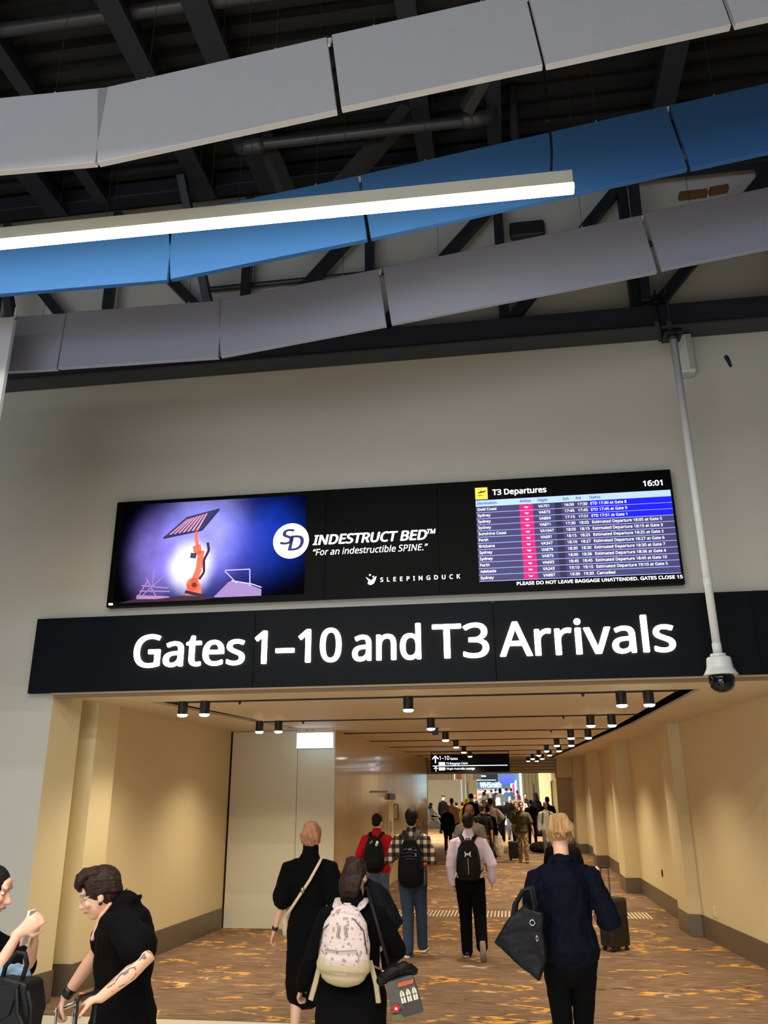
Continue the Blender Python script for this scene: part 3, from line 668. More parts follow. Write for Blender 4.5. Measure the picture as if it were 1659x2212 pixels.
scr('advert_bird', [[(-1.42, 4.165), (-1.39, 4.12), (-1.40, 4.09), (-1.37, 4.075), (-1.335, 4.09), (-1.315, 4.13), (-1.305, 4.17), (-1.335, 4.15), (-1.36, 4.125), (-1.385, 4.14)], disc(-1.375, 4.185, .012, 4), disc(-1.34, 4.165, .01, 4)], WHT, 1.8, -.018)
# departures board
scr('board_ground', [[(-.225, 4.06), (1.79, 4.06), (1.79, 4.885), (-.225, 4.885)]], (30, 30, 62), .55, -.012)
RH = (4.884-4.062)/12
scr('board_rows', [[(-.225, 4.884-RH*(i+1)+.006), (1.79, 4.884-RH*(i+1)+.006), (1.79, 4.884-RH*i-.004), (-.225, 4.884-RH*i-.004)] for i in range(12)], (58, 54, 98), .8, -.014)
scr('board_row_lines', [[(-.225, 4.884-RH*(i+1)-.002), (1.79, 4.884-RH*(i+1)-.002), (1.79, 4.884-RH*(i+1)+.004), (-.225, 4.884-RH*(i+1)+.004)] for i in range(12)], (150, 160, 240), .9, -.016)
scr('board_column', [[(.60, 4.066), (.67, 4.066), (.67, 4.88), (.60, 4.88)]], (36, 34, 66), .5, -.0145)
scr('board_header', [[(-.225, 4.886), (1.79, 4.886), (1.79, 4.956), (-.225, 4.956)]], (160, 186, 255), 1.1, -.014)
scr('board_status_cells', [[(.957, 4.884-RH*(i+1)+.004), (1.785, 4.884-RH*(i+1)+.004), (1.785, 4.884-RH*i-.002), (.957, 4.884-RH*i-.002)] for i in range(3)], (8, 8, 236), 1.1, -.018)
scr('board_icon', [[(-.226, 4.968), (-.094, 4.968), (-.094, 5.102), (-.226, 5.102)]], (250, 190, 60), 1.3, -.014)
scr('board_plane', [[(-.20, 5.052), (-.19, 5.034), (-.125, 5.048), (-.108, 5.060), (-.118, 5.064), (-.155, 5.055), (-.19, 5.046)], [(-.178, 5.066), (-.168, 5.067), (-.145, 5.052), (-.158, 5.049)], [(-.20, 5.008), (-.14, 5.008), (-.14, 5.014), (-.20, 5.014)]], (40, 26, 10), .2, -.018)
txt('board_title', 'T3 Departures', -.04, 5.007, .060, w=.565, e=2.2, bold=.011)
txt('board_clock', '16:01', 1.526, 5.010, .058, w=.192, e=2.2, bold=.011)
DK = (30, 34, 70)
for s, x in (('Destination', -.21), ('Airline', .24), ('Flight', .431), ('Sch', .691), ('Est', .828), ('Status', .965)): txt('board_heading', s, x, 4.906, .028, col=DK, e=.2, bold=.006)
rows = [('Gold Coast', 'VA751', '16:50', '17:30', 'ETD 17:30 at Gate 8'), ('Sydney', 'VA873', '17:45', '17:45', 'ETD 17:45 at Gate 9'), ('Sydney', 'VA869', '17:15', '17:51', 'ETD 17:51 at Gate 1'), ('Sydney', 'VA871', '17:30', '18:05', 'Estimated Departure 18:05 at Gate 5'), ('Sunshine Coast', 'VA1047', '18:05', '18:15', 'Estimated Departure 18:15 at Gate 3'), ('Perth', 'VA691', '18:15', '18:25', 'Estimated Departure 18:25 at Gate 2'), ('Brisbane', 'VA347', '18:10', '18:27', 'Estimated Departure 18:27 at Gate 6'), ('Sydney', 'VA879', '18:30', '18:30', 'Estimated Departure 18:30 at Gate 7'), ('Sydney', 'VA875', '18:00', '18:36', 'Estimated Departure 18:36 at Gate 4'), ('Perth', 'VA693', '18:45', '18:45', 'Estimated Departure 18:45 at Gate 10'), ('Adelaide', 'VA243', '19:10', '19:10', 'Estimated Departure 19:10 at Gate 5'), ('Sydney', 'VA887', '19:30', '19:30', 'Cancelled')]
its = []
for i, r in enumerate(rows):
    z = 4.884-RH*(i+1)+.022
    for s, x, mw in zip(r, (-.21, .431, .70, .838, .97), (.3, .17, .112, .112, .73)):
        w = None if not s.startswith('Estimated') else .70
        o = obj('board_entry', text_mesh('board_entry', s, w=w, cap=.029, bold=.0, maxw=mw), scr_mat('ink_rows', WHT, 1.6), t); o.location = (x+1.25, -.020, z-3.95)
scr('board_airline_cells', [[(.236, 4.884-RH*(i+1)+.008), (.373, 4.884-RH*(i+1)+.008), (.373, 4.884-RH*i-.005), (.236, 4.884-RH*i-.005)] for i in range(12)], (236, 8, 96), 1.1, -.018)
scr('board_airline_marks', [[(.28, 4.884-RH*(i+.35)), (.297, 4.884-RH*(i+.62)), (.318, 4.884-RH*(i+.62)), (.328, 4.884-RH*(i+.4)), (.30, 4.884-RH*(i+.42))] for i in range(12)], (255, 210, 230), 1.4, -.021)
txt('board_ticker', 'PLEASE DO NOT LEAVE BAGGAGE UNATTENDED. GATES CLOSE 15', .158, 4.006, .033, w=1.64, e=1.9, bold=.008)
o = obj('status_light', MB().box((-4.29, 8.272, 3.975), (-4.25, 8.29, 3.992)), scr_mat('status_led', (255, 236, 160), 5), t, shift=S0)

# ------------------------------------------------------------------ lit box by the ceiling of the recess
t = thing('light_box', 'glowing blank blue-white light box under the ceiling at the recess corner', 'sign', (-3.15, 13.5, 2.72))
obj('housing', MB().box((-.31, -.03, .245), (.30, .05, .325)), mat('box_white', (216, 210, 200), .5), t, bevel=.003)
obj('glowing_panel', MB().box((-.305, -.012, .0), (.298, .012, .245)), mat('pale_glow', (196, 228, 255), .3, emit=2.4), t)
obj('lower_rim', MB().box((-.308, -.016, -.012), (.30, .016, .0)), mat('rim_blue', (80, 110, 130), .4), t)
q = MB()
for x in (-.07, .03): q.ell((x-.06, -.031, .285), (.035, .004, .006), nu=8, nv=5)
obj('printed_mark', q, mat('print_grey', (110, 108, 104), .6), t)

# ------------------------------------------------------------------ hanging direction sign deep in the corridor
t = thing('direction_sign', 'black hanging direction sign with white arrows deep in the corridor', 'sign', (-1.14, 24, 2.615))
obj('panel', MB().box((-1.10, -.04, 0), (1.09, .04, .485)), SB, t, bevel=.004)
obj('top_rail', MB().box((-1.10, -.04, .545), (1.09, .04, .57)), SB, t)
for x in (-1.10, -.02, 1.07): obj('hanger', MB().box((x, -.03, .485), (x+.06 if x == -.02 else x+.02, .03, .56)), SB, t)
SW = mat('sign_white', (235, 248, 255), .5, emit=1.9); q = MB()
for cx, cz_, k in ((-.97, .36, 1), (-.965, .095, .62)):
    for p in stroke([(cx, cz_-.11*k), (cx, cz_+.08*k)], .028*k) + stroke([(cx-.085*k, cz_+.0*k), (cx, cz_+.085*k)], .028*k) + stroke([(cx+.085*k, cz_+.0*k), (cx, cz_+.085*k)], .028*k): q.flat(p, -.046, -.041)
obj('arrows', q, SW, t)
for s, x, z, c, w in (('1–10', -.86, .335, .105, .28), ('Gates', -.55, .335, .06, .21), ('T3 Baggage Claim', -.67, .21, .055, .60), ('Virgin Australia Lounge', -.67, .07, .055, .79)):
    me = text_mesh('sign_line', s, w=w, cap=c, bold=.008); o = obj('sign_line', me, SW, t); o.location = (x, -.045, z)
obj('rule', MB().box((-1.05, -.046, .165), (1.03, -.041, .182)), SW, t)
for k, z in enumerate((.195, .055)):
    obj('emblem_left', MB().box((-.88, -.046, z), (-.785, -.041, z+.08)), mat('emblem_pale', (224, 236, 250), .5, emit=2.4), t)
    obj('emblem_right', MB().box((-.785, -.046, z), (-.70, -.041, z+.08)), mat('emblem_pink', (250, 180, 214), .5, emit=2.0), t)

# ------------------------------------------------------------------ the hall beyond the corridor
CB = mat('far_cream', (226, 210, 170), .7)
struct('wall_far_left', MB().box((-12, 29.65, 0), (-3.3, 29.75, 3.4)), CB)
fl_ = bpy.data.objects.new('wall_hall', None); COL.objects.link(fl_); fl_['kind'] = 'structure'
obj('wall_slab', MB().box((-12, 58.6, 0), (-3.9, 58.8, 6)), CB, fl_)
for i in range(26): obj('rib', MB().box((-8.6+i*.19, 58.45, 2.9), (-8.6+i*.19+.095, 58.6, 4.6)), mat('rib_cream', (216, 202, 166), .7), fl_)
obj('column', MB().box((-3.45, 54.8, 0), (-3.0, 55.3, 5)), CB, fl_)
obj('column', MB().box((-3.0, 56.2, 0), (-2.3, 56.6, 5)), CB, fl_)
obj('wall_slab', MB().box((.62, 58.4, 0), (1.9, 58.7, 6)), CB, fl_)
for i in range(5): obj('rib', MB().box((.70+i*.24, 58.25, 0), (.70+i*.24+.10, 58.4, 5)), mat('rib_cream', (216, 202, 166)), fl_)
obj('wall_slab', MB().box((1.38, 46.0, 0), (2.2, 46.2, 5)), CB, fl_)
obj('wall_slab', MB().box((1.7, 38.6, 0), (2.6, 38.8, 5)), CB, fl_)
d2 = bpy.data.objects.new('door_2', None); COL.objects.link(d2); d2['kind'] = 'structure'
obj('door_leaf', MB().box((1.68, 38.5, fz(38)), (1.98, 38.58, fz(38)+2.4)), mat('door_cream', (206, 186, 140), .5), d2); obj('door_frame', MB().box((1.655, 38.46, fz(38)), (1.68, 38.6, fz(38)+2.45)), mat('frame_brown', (110, 92, 66), .5), d2)
obj('door_handle', MB().box((1.71, 38.44, fz(38)+1.0), (1.725, 38.5, fz(38)+1.3)), mat('handle_bronze', (96, 76, 52)), d2)
struct('ceiling_hall', MB().prism([(-12, 31.3), (6, 31.3), (6, 78), (-12, 78)], 4.9, 5.0), CEILM)
t = thing('partition', 'wide plain pale partition panel standing in the hall left of the black post', 'partition', (-4.25, 54.2, fz(54.2)))
obj('board', MB().box((-1.05, 0, 0), (1.03, .08, 2.68)), mat('partition_white', (218, 210, 184), .6), t, bevel=.006)
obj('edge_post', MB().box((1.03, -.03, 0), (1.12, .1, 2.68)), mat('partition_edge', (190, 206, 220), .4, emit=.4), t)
def post(x, y, h, lab, z0=0):
    o = thing('queue_post', lab, 'post', (x, y, fz(y)+z0)); obj('upright', MB().box((-.05, -.05, 0), (.05, .05, h)), BK, o, bevel=.01); obj('foot', MB().lathe([(.16, 0), (.16, .02), (.05, .05)]), BK, o); return o
post(-2.42, 47, 2.5, 'tall slim black post in front of the cream column'); post(1.02, 43, 2.35, 'tall slim black post leaning behind the hooded figure')
# hanging monitor pair
t = thing('hall_monitor', 'small dark monitor hanging from the hall ceiling beside the cream column', 'monitor', (-1.95, 48, 3.0)); obj('case', MB().box((-.2, -.05, -.12), (.25, .05, .35)), BK, t, bevel=.01); obj('hanger', MB().box((-.02, -.02, .35), (.02, .02, 1.9)), BK, t)
t = thing('red_notice', 'small dark red sign hanging over the partition', 'sign', (-3.02, 49.5, 3.02)); obj('panel', MB().box((-.16, -.03, -.1), (.14, .03, .5)), mat('dull_red', (112, 40, 26), .6), t); obj('hanger', MB().box((-.02, -.02, .5), (.02, .02, 1.88)), BK, t)
# bright shop at the far end
SX0, SX1, SY = -3.6, .60, 88
sh = thing('far_shop', 'brightly lit shop front with white illuminated lettering at the far end of the hall', 'shop', (-1.4, SY, fz(SY)))
EW = mat('shop_light', (226, 244, 255), .6, emit=2.6)
obj('back_wall', MB().box((-3.2, 3.0, 0), (3.0, 3.1, 4.2)), EW, sh)
obj('soffit', MB().box((-3.2, 0, 4.2), (3.0, 3.1, 4.4)), CB, sh)
obj('fascia', MB().box((-2.4, -.1, 2.15), (1.2, 0, 2.95)), mat('fascia_pale', (120, 160, 196), .5, emit=.5), sh)
obj('upper_glass', MB().box((-2.4, -.08, 2.95), (2.0, 0, 4.4)), mat('aqua_glass', (150, 190, 200), .2, emit=.3), sh)
me = text_mesh('shop_lettering', 'WHSmith', w=2.1, cap=.5, bold=.008); o = obj('shop_lettering', me, mat('shop_letters', (255, 255, 255), .5, emit=5), sh); o.location = (-1.85, -.14, 2.3)
for k, (x0, x1, c) in enumerate(((-2.2, -1.5, (236, 150, 120)), (-1.3, -.6, (240, 190, 120)), (-.45, .2, (236, 130, 110)), (.5, 1.1, (220, 120, 130)))):
    u = MB()
    for z in (.5, 1.0, 1.5, 2.0): u.box((x0, 1.6, z), (x1, 1.9, z+.3))
    obj('shelf_stock', u, mat('stock_%d' % k, c, .6, emit=.8), sh); u = MB(); u.box((x0-.05, 1.9, 0), (x1+.05, 2.0, 2.5)); obj('shelf_unit', u, mat('shelf_pale', (226, 226, 230), .5, emit=.9), sh)
obj('pink_panel', MB().box((1.35, .4, .2), (1.6, .5, 2.6)), mat('shop_pink', (226, 60, 140), .5, emit=1.2), sh)
for x in (-2.9, 1.95): obj('glass_frame', MB().box((x-.16, -.3, 0), (x+.16, 0, 4.6)), mat('aqua_frame', (150, 206, 206), .2, emit=.35), sh)
t = thing('far_direction_sign', 'small black direction sign with white lettering above the far shop', 'sign', (-2.1, 70, 3.12)); obj('panel', MB().box((-.85, -.05, 0), (.95, .05, .62)), SB, t)
me = text_mesh('sign_line', '1–10 Gates', w=.75, cap=.13, bold=.008); o = obj('sign_line', me, SW, t); o.location = (-.75, -.06, .4); obj('rule', MB().box((-.75, -.06, .12), (.8, -.051, .16)), SW, t); obj('hanger', MB().box((-.03, -.03, .62), (.03, .03, 1.8)), BK, t)
t = thing('blue_screen', 'dark blue hanging screen right of the far direction sign', 'screen', (-.45, 72, 3.0)); obj('panel', MB().box((-.55, -.05, 0), (.65, .05, .72)), mat('navy_screen', (28, 46, 130), .4, emit=.5), t); obj('hanger', MB().box((-.03, -.03, .72), (.03, .03, 1.9)), BK, t)
struct('wall_far_right', MB().box((.9, 60, 0), (1.1, 88, 5)), mat('aqua_glass_wall', (150, 196, 200), .15, emit=.15))
struct('wall_far_end', MB().box((-12, 91.3, 0), (12, 91.5, 6)), CB)
struct('wall_far_side_left', MB().box((-4.2, 59, 0), (-4.0, 88, 5)), CB)
# ------------------------------------------------------------------ people
SK = {'fair': (222, 172, 146), 'tan': (196, 142, 108), 'brown': (120, 78, 54), 'dark': (74, 48, 38)}
def skin(k): return mat('skin_'+k, SK[k], .55, sss=.08, bump=.08, bscale=200)
def cloth(name, c, **k):
    d = dict(rough=.92, bump=.35, bscale=180, sheen=0, spec=.08); d.update(k); return mat('cloth_'+name, c, **d)
def hairm(name, c): return mat('hair_'+name, c, .6, bump=1.0, bscale=20, stretch=(5, 5, .6), var=.85, vscale=11, spec=.2)
def leather(name, c): return mat('leather_'+name, c, .5, bump=.3, bscale=150, spec=.22)
def plaid():
    if 'plaid' in MATS: return MATS['plaid']
    m = mat('plaid', (222, 208, 176), .9, bump=.3, bscale=180); nt = m.node_tree; N = nt.nodes.new; L = nt.links.new; b = nt.nodes['Principled BSDF']
    tc = N('ShaderNodeTexCoord'); sp = N('ShaderNodeSeparateXYZ'); L(tc.outputs['Object'], sp.inputs[0])
    def band(out, k, ph):
        a = N('ShaderNodeMath'); a.operation = 'MULTIPLY_ADD'; a.inputs[1].default_value = k; a.inputs[2].default_value = ph; L(out, a.inputs[0])
        f = N('ShaderNodeMath'); f.operation = 'FRACT'; L(a.outputs[0], f.inputs[0]); g = N('ShaderNodeMath'); g.operation = 'GREATER_THAN'; g.inputs[1].default_value = .5; L(f.outputs[0], g.inputs[0]); return g.outputs[0]
    a = band(sp.outputs[0], 10.5, .25); c = band(sp.outputs[2], 9.5, .1); s = N('ShaderNodeMath'); s.operation = 'ADD'; L(a, s.inputs[0]); L(c, s.inputs[1])
    h = N('ShaderNodeMath'); h.operation = 'DIVIDE'; h.inputs[1].default_value = 2; L(s.outputs[0], h.inputs[0])
    r = N('ShaderNodeValToRGB'); r.color_ramp.interpolation = 'CONSTANT'; e = r.color_ramp.elements
    e[0].color = lin((226, 206, 168))+(1,); e[1].position = .3; e[1].color = lin((92, 78, 66))+(1,); q = e.new(.8); q.color = lin((18, 17, 20))+(1,)
    L(h.outputs[0], r.inputs[0]); L(r.outputs[0], b.inputs['Base Color']); return m
def printed(name, base, c2, sc=26, th=.38):
    """soft ground with small scattered printed shapes"""
    if name in MATS: return MATS[name]
    m = mat(name, base, .85, bump=.3, bscale=180); nt = m.node_tree; N = nt.nodes.new; L = nt.links.new; b = nt.nodes['Principled BSDF']
    tc = N('ShaderNodeTexCoord'); vo = N('ShaderNodeTexVoronoi'); vo.inputs['Scale'].default_value = sc; L(tc.outputs['Object'], vo.inputs['Vector'])
    no = N('ShaderNodeTexNoise'); no.inputs['Scale'].default_value = sc*3; L(tc.outputs['Object'], no.inputs['Vector'])
    ad = N('ShaderNodeMath'); ad.operation = 'MULTIPLY_ADD'; ad.inputs[1].default_value = .5; L(no.outputs['Fac'], ad.inputs[0]); L(vo.outputs['Distance'], ad.inputs[2])
    r = N('ShaderNodeMapRange'); r.inputs['From Min'].default_value = th+.16; r.inputs['From Max'].default_value = th+.1; L(ad.outputs[0], r.inputs['Value'])
    mx = N('ShaderNodeMix'); mx.data_type = 'RGBA'; L(r.outputs[0], mx.inputs['Factor']); mx.inputs['A'].default_value = lin(base)+(1,); mx.inputs['B'].default_value = lin(c2)+(1,); L(mx.outputs['Result'], b.inputs['Base Color']); return m
def camo():
    if 'camo' in MATS: return MATS['camo']
    m = mat('camo', (150, 122, 78), .9); nt = m.node_tree; N = nt.nodes.new; L = nt.links.new
    tc = N('ShaderNodeTexCoord'); no = N('ShaderNodeTexNoise'); no.inputs['Scale'].default_value = 14; L(tc.outputs['Object'], no.inputs['Vector'])
    r = N('ShaderNodeValToRGB'); r.color_ramp.interpolation = 'CONSTANT'; e = r.color_ramp.elements; e[0].color = lin((112, 92, 58))+(1,); e[1].position = .47; e[1].color = lin((158, 130, 86))+(1,); q = e.new(.56); q.color = lin((186, 160, 112))+(1,)
    L(no.outputs['Fac'], r.inputs[0]); L(r.outputs[0], nt.nodes['Principled BSDF'].inputs['Base Color']); return m
BLK = cloth('black', (9, 9, 10))

def ik(a, b, l1, l2, hint):
    a, b = V(a), V(b); d = b-a; L = min(d.length, (l1+l2)*.995); u = d.normalized(); b = a+u*L
    x = (l1*l1-l2*l2+L*L)/(2*L); h = math.sqrt(max(l1*l1-x*x, 0)); hh = V(hint); hh = (hh-u*hh.dot(u))
    hh = hh.normalized() if hh.length > 1e-4 else V((0, 1, 0)); return a+u*x+hh*h, b

class Fig:
    """one person: skeleton in local metres (faces +Y, +X is the right hand), then body, clothes and hair as children"""
    def __init__(s, label, x, y, h, heading=0, build=1.0, fem=False, lean=0, turn=(0, 0, 0), arms=None, legs=None, sk='fair', vox=.012, shw=1.0, hip=1.0, seated=False, headat=None):
        s.k = k = h/1.75; s.vox = vox; s.fem = fem; s.b = build; s.sk = skin(sk); s.seated = seated
        s.z0 = fz(y); s.root = thing('person', label, 'person', (x, y, s.z0), math.radians(heading))
        s.M = Matrix.Translation((x, y, s.z0)) @ Matrix.Rotation(math.radians(heading), 4, 'Z')
        s.pel = V((0, 0, .93)); s.lean = math.radians(lean)
        R = Matrix.Rotation(-s.lean, 3, 'X'); s.R = R
        s.up = lambda p: R @ (V(p)-s.pel) + s.pel
        sw = (.165 if fem else .185)*shw; s.sw = sw; hw = (.088 if fem else .086)*hip; s.hw = hw
        s.sh = {1: s.up((sw, 0, 1.385)), -1: s.up((-sw, 0, 1.385))}
        arms = arms or {}; legs = legs or {}
        s.arm = {}
        for sd in (1, -1):
            tgt, hint = arms.get(sd, ((sd*(sw+.07), .04, .86), (sd*.3, -1, 0)))
            if isinstance(hint, float):          # tgt = (elbow point, wrist point) in the world
                e = s.sh[sd] + (s.loc(tgt[0])-s.sh[sd]).normalized()*.285; w = e + (s.loc(tgt[1])-e).normalized()*.255; s.arm[sd] = (s.sh[sd], e, w); continue
            if callable(tgt): tgt = tgt(s)
            e, w = ik(s.sh[sd], tgt, .285, .255, hint); s.arm[sd] = (s.sh[sd], e, w)
        s.leg = {}
        for sd in (1, -1):
            tgt, fp = legs.get(sd, ((sd*(hw+.02), 0, .085), 0))
            hpt = V((sd*hw, 0, .90)); kn, an = ik(hpt, tgt, .42, .415, (0, 1, 0)); s.leg[sd] = (hpt, kn, an, fp)
        s.hy, s.hp, s.hr = [math.radians(a) for a in turn]
        s.neck = s.up((0, .0, 1.47)); s.HR = Matrix.Rotation(s.hy, 3, 'Z') @ Matrix.Rotation(-s.hp, 3, 'X') @ Matrix.Rotation(s.hr, 3, 'Y')
        s.hc = s.neck + (R @ V((0, .012, .06))) + s.HR @ V((0, .02, .11))
        if headat is not None: s.hc = s.loc(headat)
        s.hvox = None
    def H(s, p): return s.hc + s.HR @ V(p)
    def loc(s, p): return s.M.inverted() @ V(p) / s.k
    def mk(s, name, mb, m, **kw):
        mb.v = [tuple(V(p)*s.k) for p in mb.v]; kw.setdefault('remesh', s.vox)
        return obj(name, mb, m, kw.pop('parent', s.root), smooth=True, **kw)
    def wrist_dir(s, sd):
        sh, e, w = s.arm[sd]; return (w-e).normalized()
    def hand(s, mb, sd, curl=.5, palm=None, spread=1, d=None, thumb=None):
        sh, e, w = s.arm[sd]; d = (d or (w-e)).normalized() if d is None else V(d).normalized()
        n = V(palm) if palm else V((-sd, 0, 0)); n = (n-d*n.dot(d)).normalized(); t = d.cross(n)*(1)   # across the palm
        if (thumb is None and t.y < 0) or (thumb is not None and t.dot(V(thumb)) < 0): t = -t            # thumb side points forward
        mb.tube([w-d*.02, w+d*.02, w+d*.06, w+d*.09], [(.024, .018), (.030, .017), (.040, .016), (.038, .014)], 10, n)
        for i, (o, L) in enumerate(((.030, .072), (.010, .080), (-.010, .074), (-.029, .058))):
            p = w+d*.088+t*o*spread; a = 0; pts = [p-d*.02, p]
            for j, f in enumerate((.45, .32, .23)):
                a += curl*(.75, 1.0, .8)[j]; dd = d*math.cos(a)+n*math.sin(a); pts.append(pts[-1]+dd*L*f)
            mb.tube(pts, [.0092, .0088, .0085, .0078, .0066], 8, t)
        b = w+d*.028+t*.028; q = (t*.8+d*.75+n*.35).normalized(); q2 = (d*.9+n*(.3+curl*.5)+t*.1).normalized()
        mb.tube([b-t*.02, b+q*.034, b+q*.034+q2*.03, b+q*.034+q2*.052], [.014, .012, .0098, .008], 8, n)
    def body(s, curl=(.35, .35), palms=(None, None), dirs=(None, None), face=False, thumbs=(None, None)):
        mb = MB(); f = s.fem; b = s.b
        rings = [((0, 0, .86), .14, .10), ((0, 0, .94), .165 if f else .155, .11), ((0, 0, 1.06), .125 if f else .14, .092), ((0, 0, 1.2), .135 if f else .155, .10), ((0, 0, 1.34), .15 if f else .17, .10), ((0, 0, 1.41), .13 if f else .15, .082), ((0, 0, 1.455), .07, .06)]
        mb.tube([s.up(r[0]) for r in rings], [(r[1]*b*.96, r[2]*b*.94) for r in rings], 18, s.R @ V((0, 1, 0)))
        hb = s.H((0, -.02, -.09)); mb.tube([s.up((0, -.005, 1.42)), s.neck, hb, s.H((0, -.015, -.03))], [.06, .052 if f else .058, .05 if f else .056, .05], 14)
        for sd in (1, -1):
            sh, e, w = s.arm[sd]; r = (.040 if f else .046)*b**.7
            mb.tube([sh+V((-sd*.05, 0, 0.01)), sh, sh.lerp(e, .5), e, e.lerp(w, .35), w], [r*.95, r*1.05, r, r*.82, r*.84, r*.56 if not f else r*.55], 12)
            i = 0 if sd == 1 else 1
            s.hand(mb, sd, curl[i], palms[i], d=dirs[i], thumb=thumbs[i])
            hpt, kn, an, fp = s.leg[sd]; q = (.078 if f else .076)*b**.7
            mb.tube([hpt, hpt.lerp(kn, .4), kn, kn.lerp(an, .35), an.lerp(kn, .15), an], [q*1.05, q*.92, q*.66, q*.70, q*.45, q*.44], 14)
            s.foot(mb, sd, .0)
        # head
        H = s.H
        mb.ell(H((0, -.012, .03)), (.074, .093, .092), s.HR, 20, 12); mb.ell(H((0, .022, -.035)), (.058, .066, .078), s.HR, 18, 10)
        mb.ell(H((0, .052, -.088)), (.030, .030, .026), s.HR); mb.ell(H((0, .068, .045)), (.05, .02, .035), s.HR)
        mb.tube([H((0, .082, .018)), H((0, .098, -.012)), H((0, .107, -.030))], [.009, .0105, .014], 8); mb.ell(H((0, .096, -.034)), (.019, .012, .009), s.HR)
        for q in (-1, 1):
            mb.ell(H((q*.042, .068, -.022)), (.022, .018, .022), s.HR); mb.ell(H((q*.032, .083, .035)), (.024, .010, .008), s.HR)
            mb.ell(H((q*.077, -.004, -.008)), (.008, .019, .031), s.HR); mb.ell(H((q*.076, .004, -.030)), (.008, .012, .014), s.HR)
        if face:
            mb.ell(H((0, .088, -.058)), (.024, .009, .005), s.HR); mb.ell(H((0, .086, -.067)), (.021, .009, .006), s.HR)
        s.mk('body', mb, s.sk, smooth_it=2 if s.vox > .007 else 3)
        return s
    def eyes(s, iris=(60, 44, 34), brow=(50, 34, 26)):
        for q in (-1, 1):
            o = s.mk('eye', MB().ell(s.H((q*.031, .0695, .010)), (.0135, .0115, .0075), s.HR, 14, 10), mat('eye_white', (228, 220, 212), .25), remesh=0)
            s.mk('iris', MB().ell(s.H((q*.031, .0795, .010)), (.0055, .0025, .0055), s.HR, 12, 8), mat('iris_%d' % iris[0], iris, .2), remesh=0, parent=o)
            s.mk('eyebrow', MB().tube([s.H((q*.014, .088, .030)), s.H((q*.032, .0855, .037)), s.H((q*.050, .072, .032))], [.0025, .003, .0018], 6), mat('brow_%d' % brow[0], brow, .8), remesh=0)
        s.mk('lips', MB().tube([s.H((-.022, .083, -.062)), s.H((-.008, .094, -.060)), s.H((.008, .094, -.060)), s.H((.022, .083, -.062))], [.003, .0055, .0055, .003], 8), mat('lips', (176, 96, 90), .5), remesh=0)
    def foot(s, mb, sd, g=.0, lift=0):
        hpt, kn, an, fp = s.leg[sd]; R = Matrix.Rotation(math.radians(fp), 3, 'X'); F = lambda p: an + R @ V(p); o = sd*.01
        mb.tube([F((0, -.045, -.04)), F((0, 0, -.035)), F((o, .08, -.052)), F((o*1.5, .15, -.062)), F((o*1.5, .185, -.068))], [(.028+g, .034+g), (.032+g, .036+g), (.037+g, .026+g), (.040+g, .016+g), (.03+g, .011+g)], 12, (0, 0, 1))
    def shoes(s, m, sole=None, high=False):
        for sd in (1, -1):
            hpt, kn, an, fp = s.leg[sd]; mb = MB(); s.foot(mb, sd, .006)
            if high: mb.tube([an+V((0, -.01, -.03)), an.lerp(kn, .12)], [.05, .046], 12)
            o = s.mk('shoe', mb, m, remesh=min(s.vox, .012))
            if sole:
                R = Matrix.Rotation(math.radians(fp), 3, 'X'); q = MB(); pr = [(-.03, -.088), (-.038, -.03), (-.034, .06), (-.046, .14), (-.03, .19), (0, .208), (.03, .195), (.046, .14), (.036, .06), (.038, -.03), (.03, -.088)]
                n = len(pr); vs = [an + R @ V((x+sd*.012, y, z)) for z in (-.085, -.062) for x, y in pr]; q.add(vs, [tuple(range(n)), tuple(range(n, 2*n))[::-1]] + [(i, n+i, n+(i+1) % n, (i+1) % n) for i in range(n)])
                s.mk('sole', q, sole, remesh=0, parent=o)
        return s
    def trousers(s, m, ease=.012, top=1.0, crop=0, flare=0, name='trousers'):
        mb = MB(); f = s.fem; b = s.b
        if s.seated: mb.tube([s.up((0, 0, .84)), s.up((0, 0, 1.0))], [(.17*b, .12*b)], 18)
        else: mb.tube([s.up((0, 0, .86)), s.up((0, -.005, .93)), s.up((0, 0, 1.0)), s.up((0, 0, top))], [(.15*b+ease, .11*b+ease), (.168*b+ease, .118*b+ease), (.15*b+ease, .105*b+ease), (.145*b+ease, .10*b+ease)], 18, s.R @ V((0, 1, 0)))
        for sd in (1, -1):
            hpt, kn, an, fp = s.leg[sd]; q = (.078 if f else .078)*b**.7; e = ease
            end = an.lerp(kn, crop) + V((0, 0, .0 if crop else -.02))
            mb.tube([hpt, hpt.lerp(kn, .35), kn, kn.lerp(an, .4), end], [q*1.12+e, q*.98+e, q*.72+e, q*.68+e+flare*.5, q*.48+e*1.3+flare], 14)
        s.mk(name, mb, m, puff=.012 if s.vox < .02 else 0, psize=.07)
        return s
    def top(s, m, hem=.86, sleeve=1.0, ease=.014, cuff=0, name='shirt', bulk=1.0, collar=.0, flare=0, puff=.014, sl_ease=None, cuffm=None):
        """sleeve 0..1 to the elbow, 1..2 to the wrist"""
        mb = MB(); f = s.fem; b = s.b*bulk; U = s.up; e = ease
        R = [((0, 0, hem), (.168+flare)*b+e, (.122+flare*.7)*b+e), ((0, 0, max(hem+.06, .97)), (.158+flare*.6)*b+e, .112*b+e), ((0, 0, 1.08), (.135 if f else .15)*b+e+flare*.3, .098*b+e), ((0, 0, 1.2), (.142 if f else .16)*b+e, .107*b+e), ((0, 0, 1.34), (.155 if f else .178)*b+e, .107*b+e), ((0, 0, 1.415), (.132 if f else .152)*b+e, .084*b+e), ((0, 0, 1.455), .085+e*.6, .072+e*.5)]
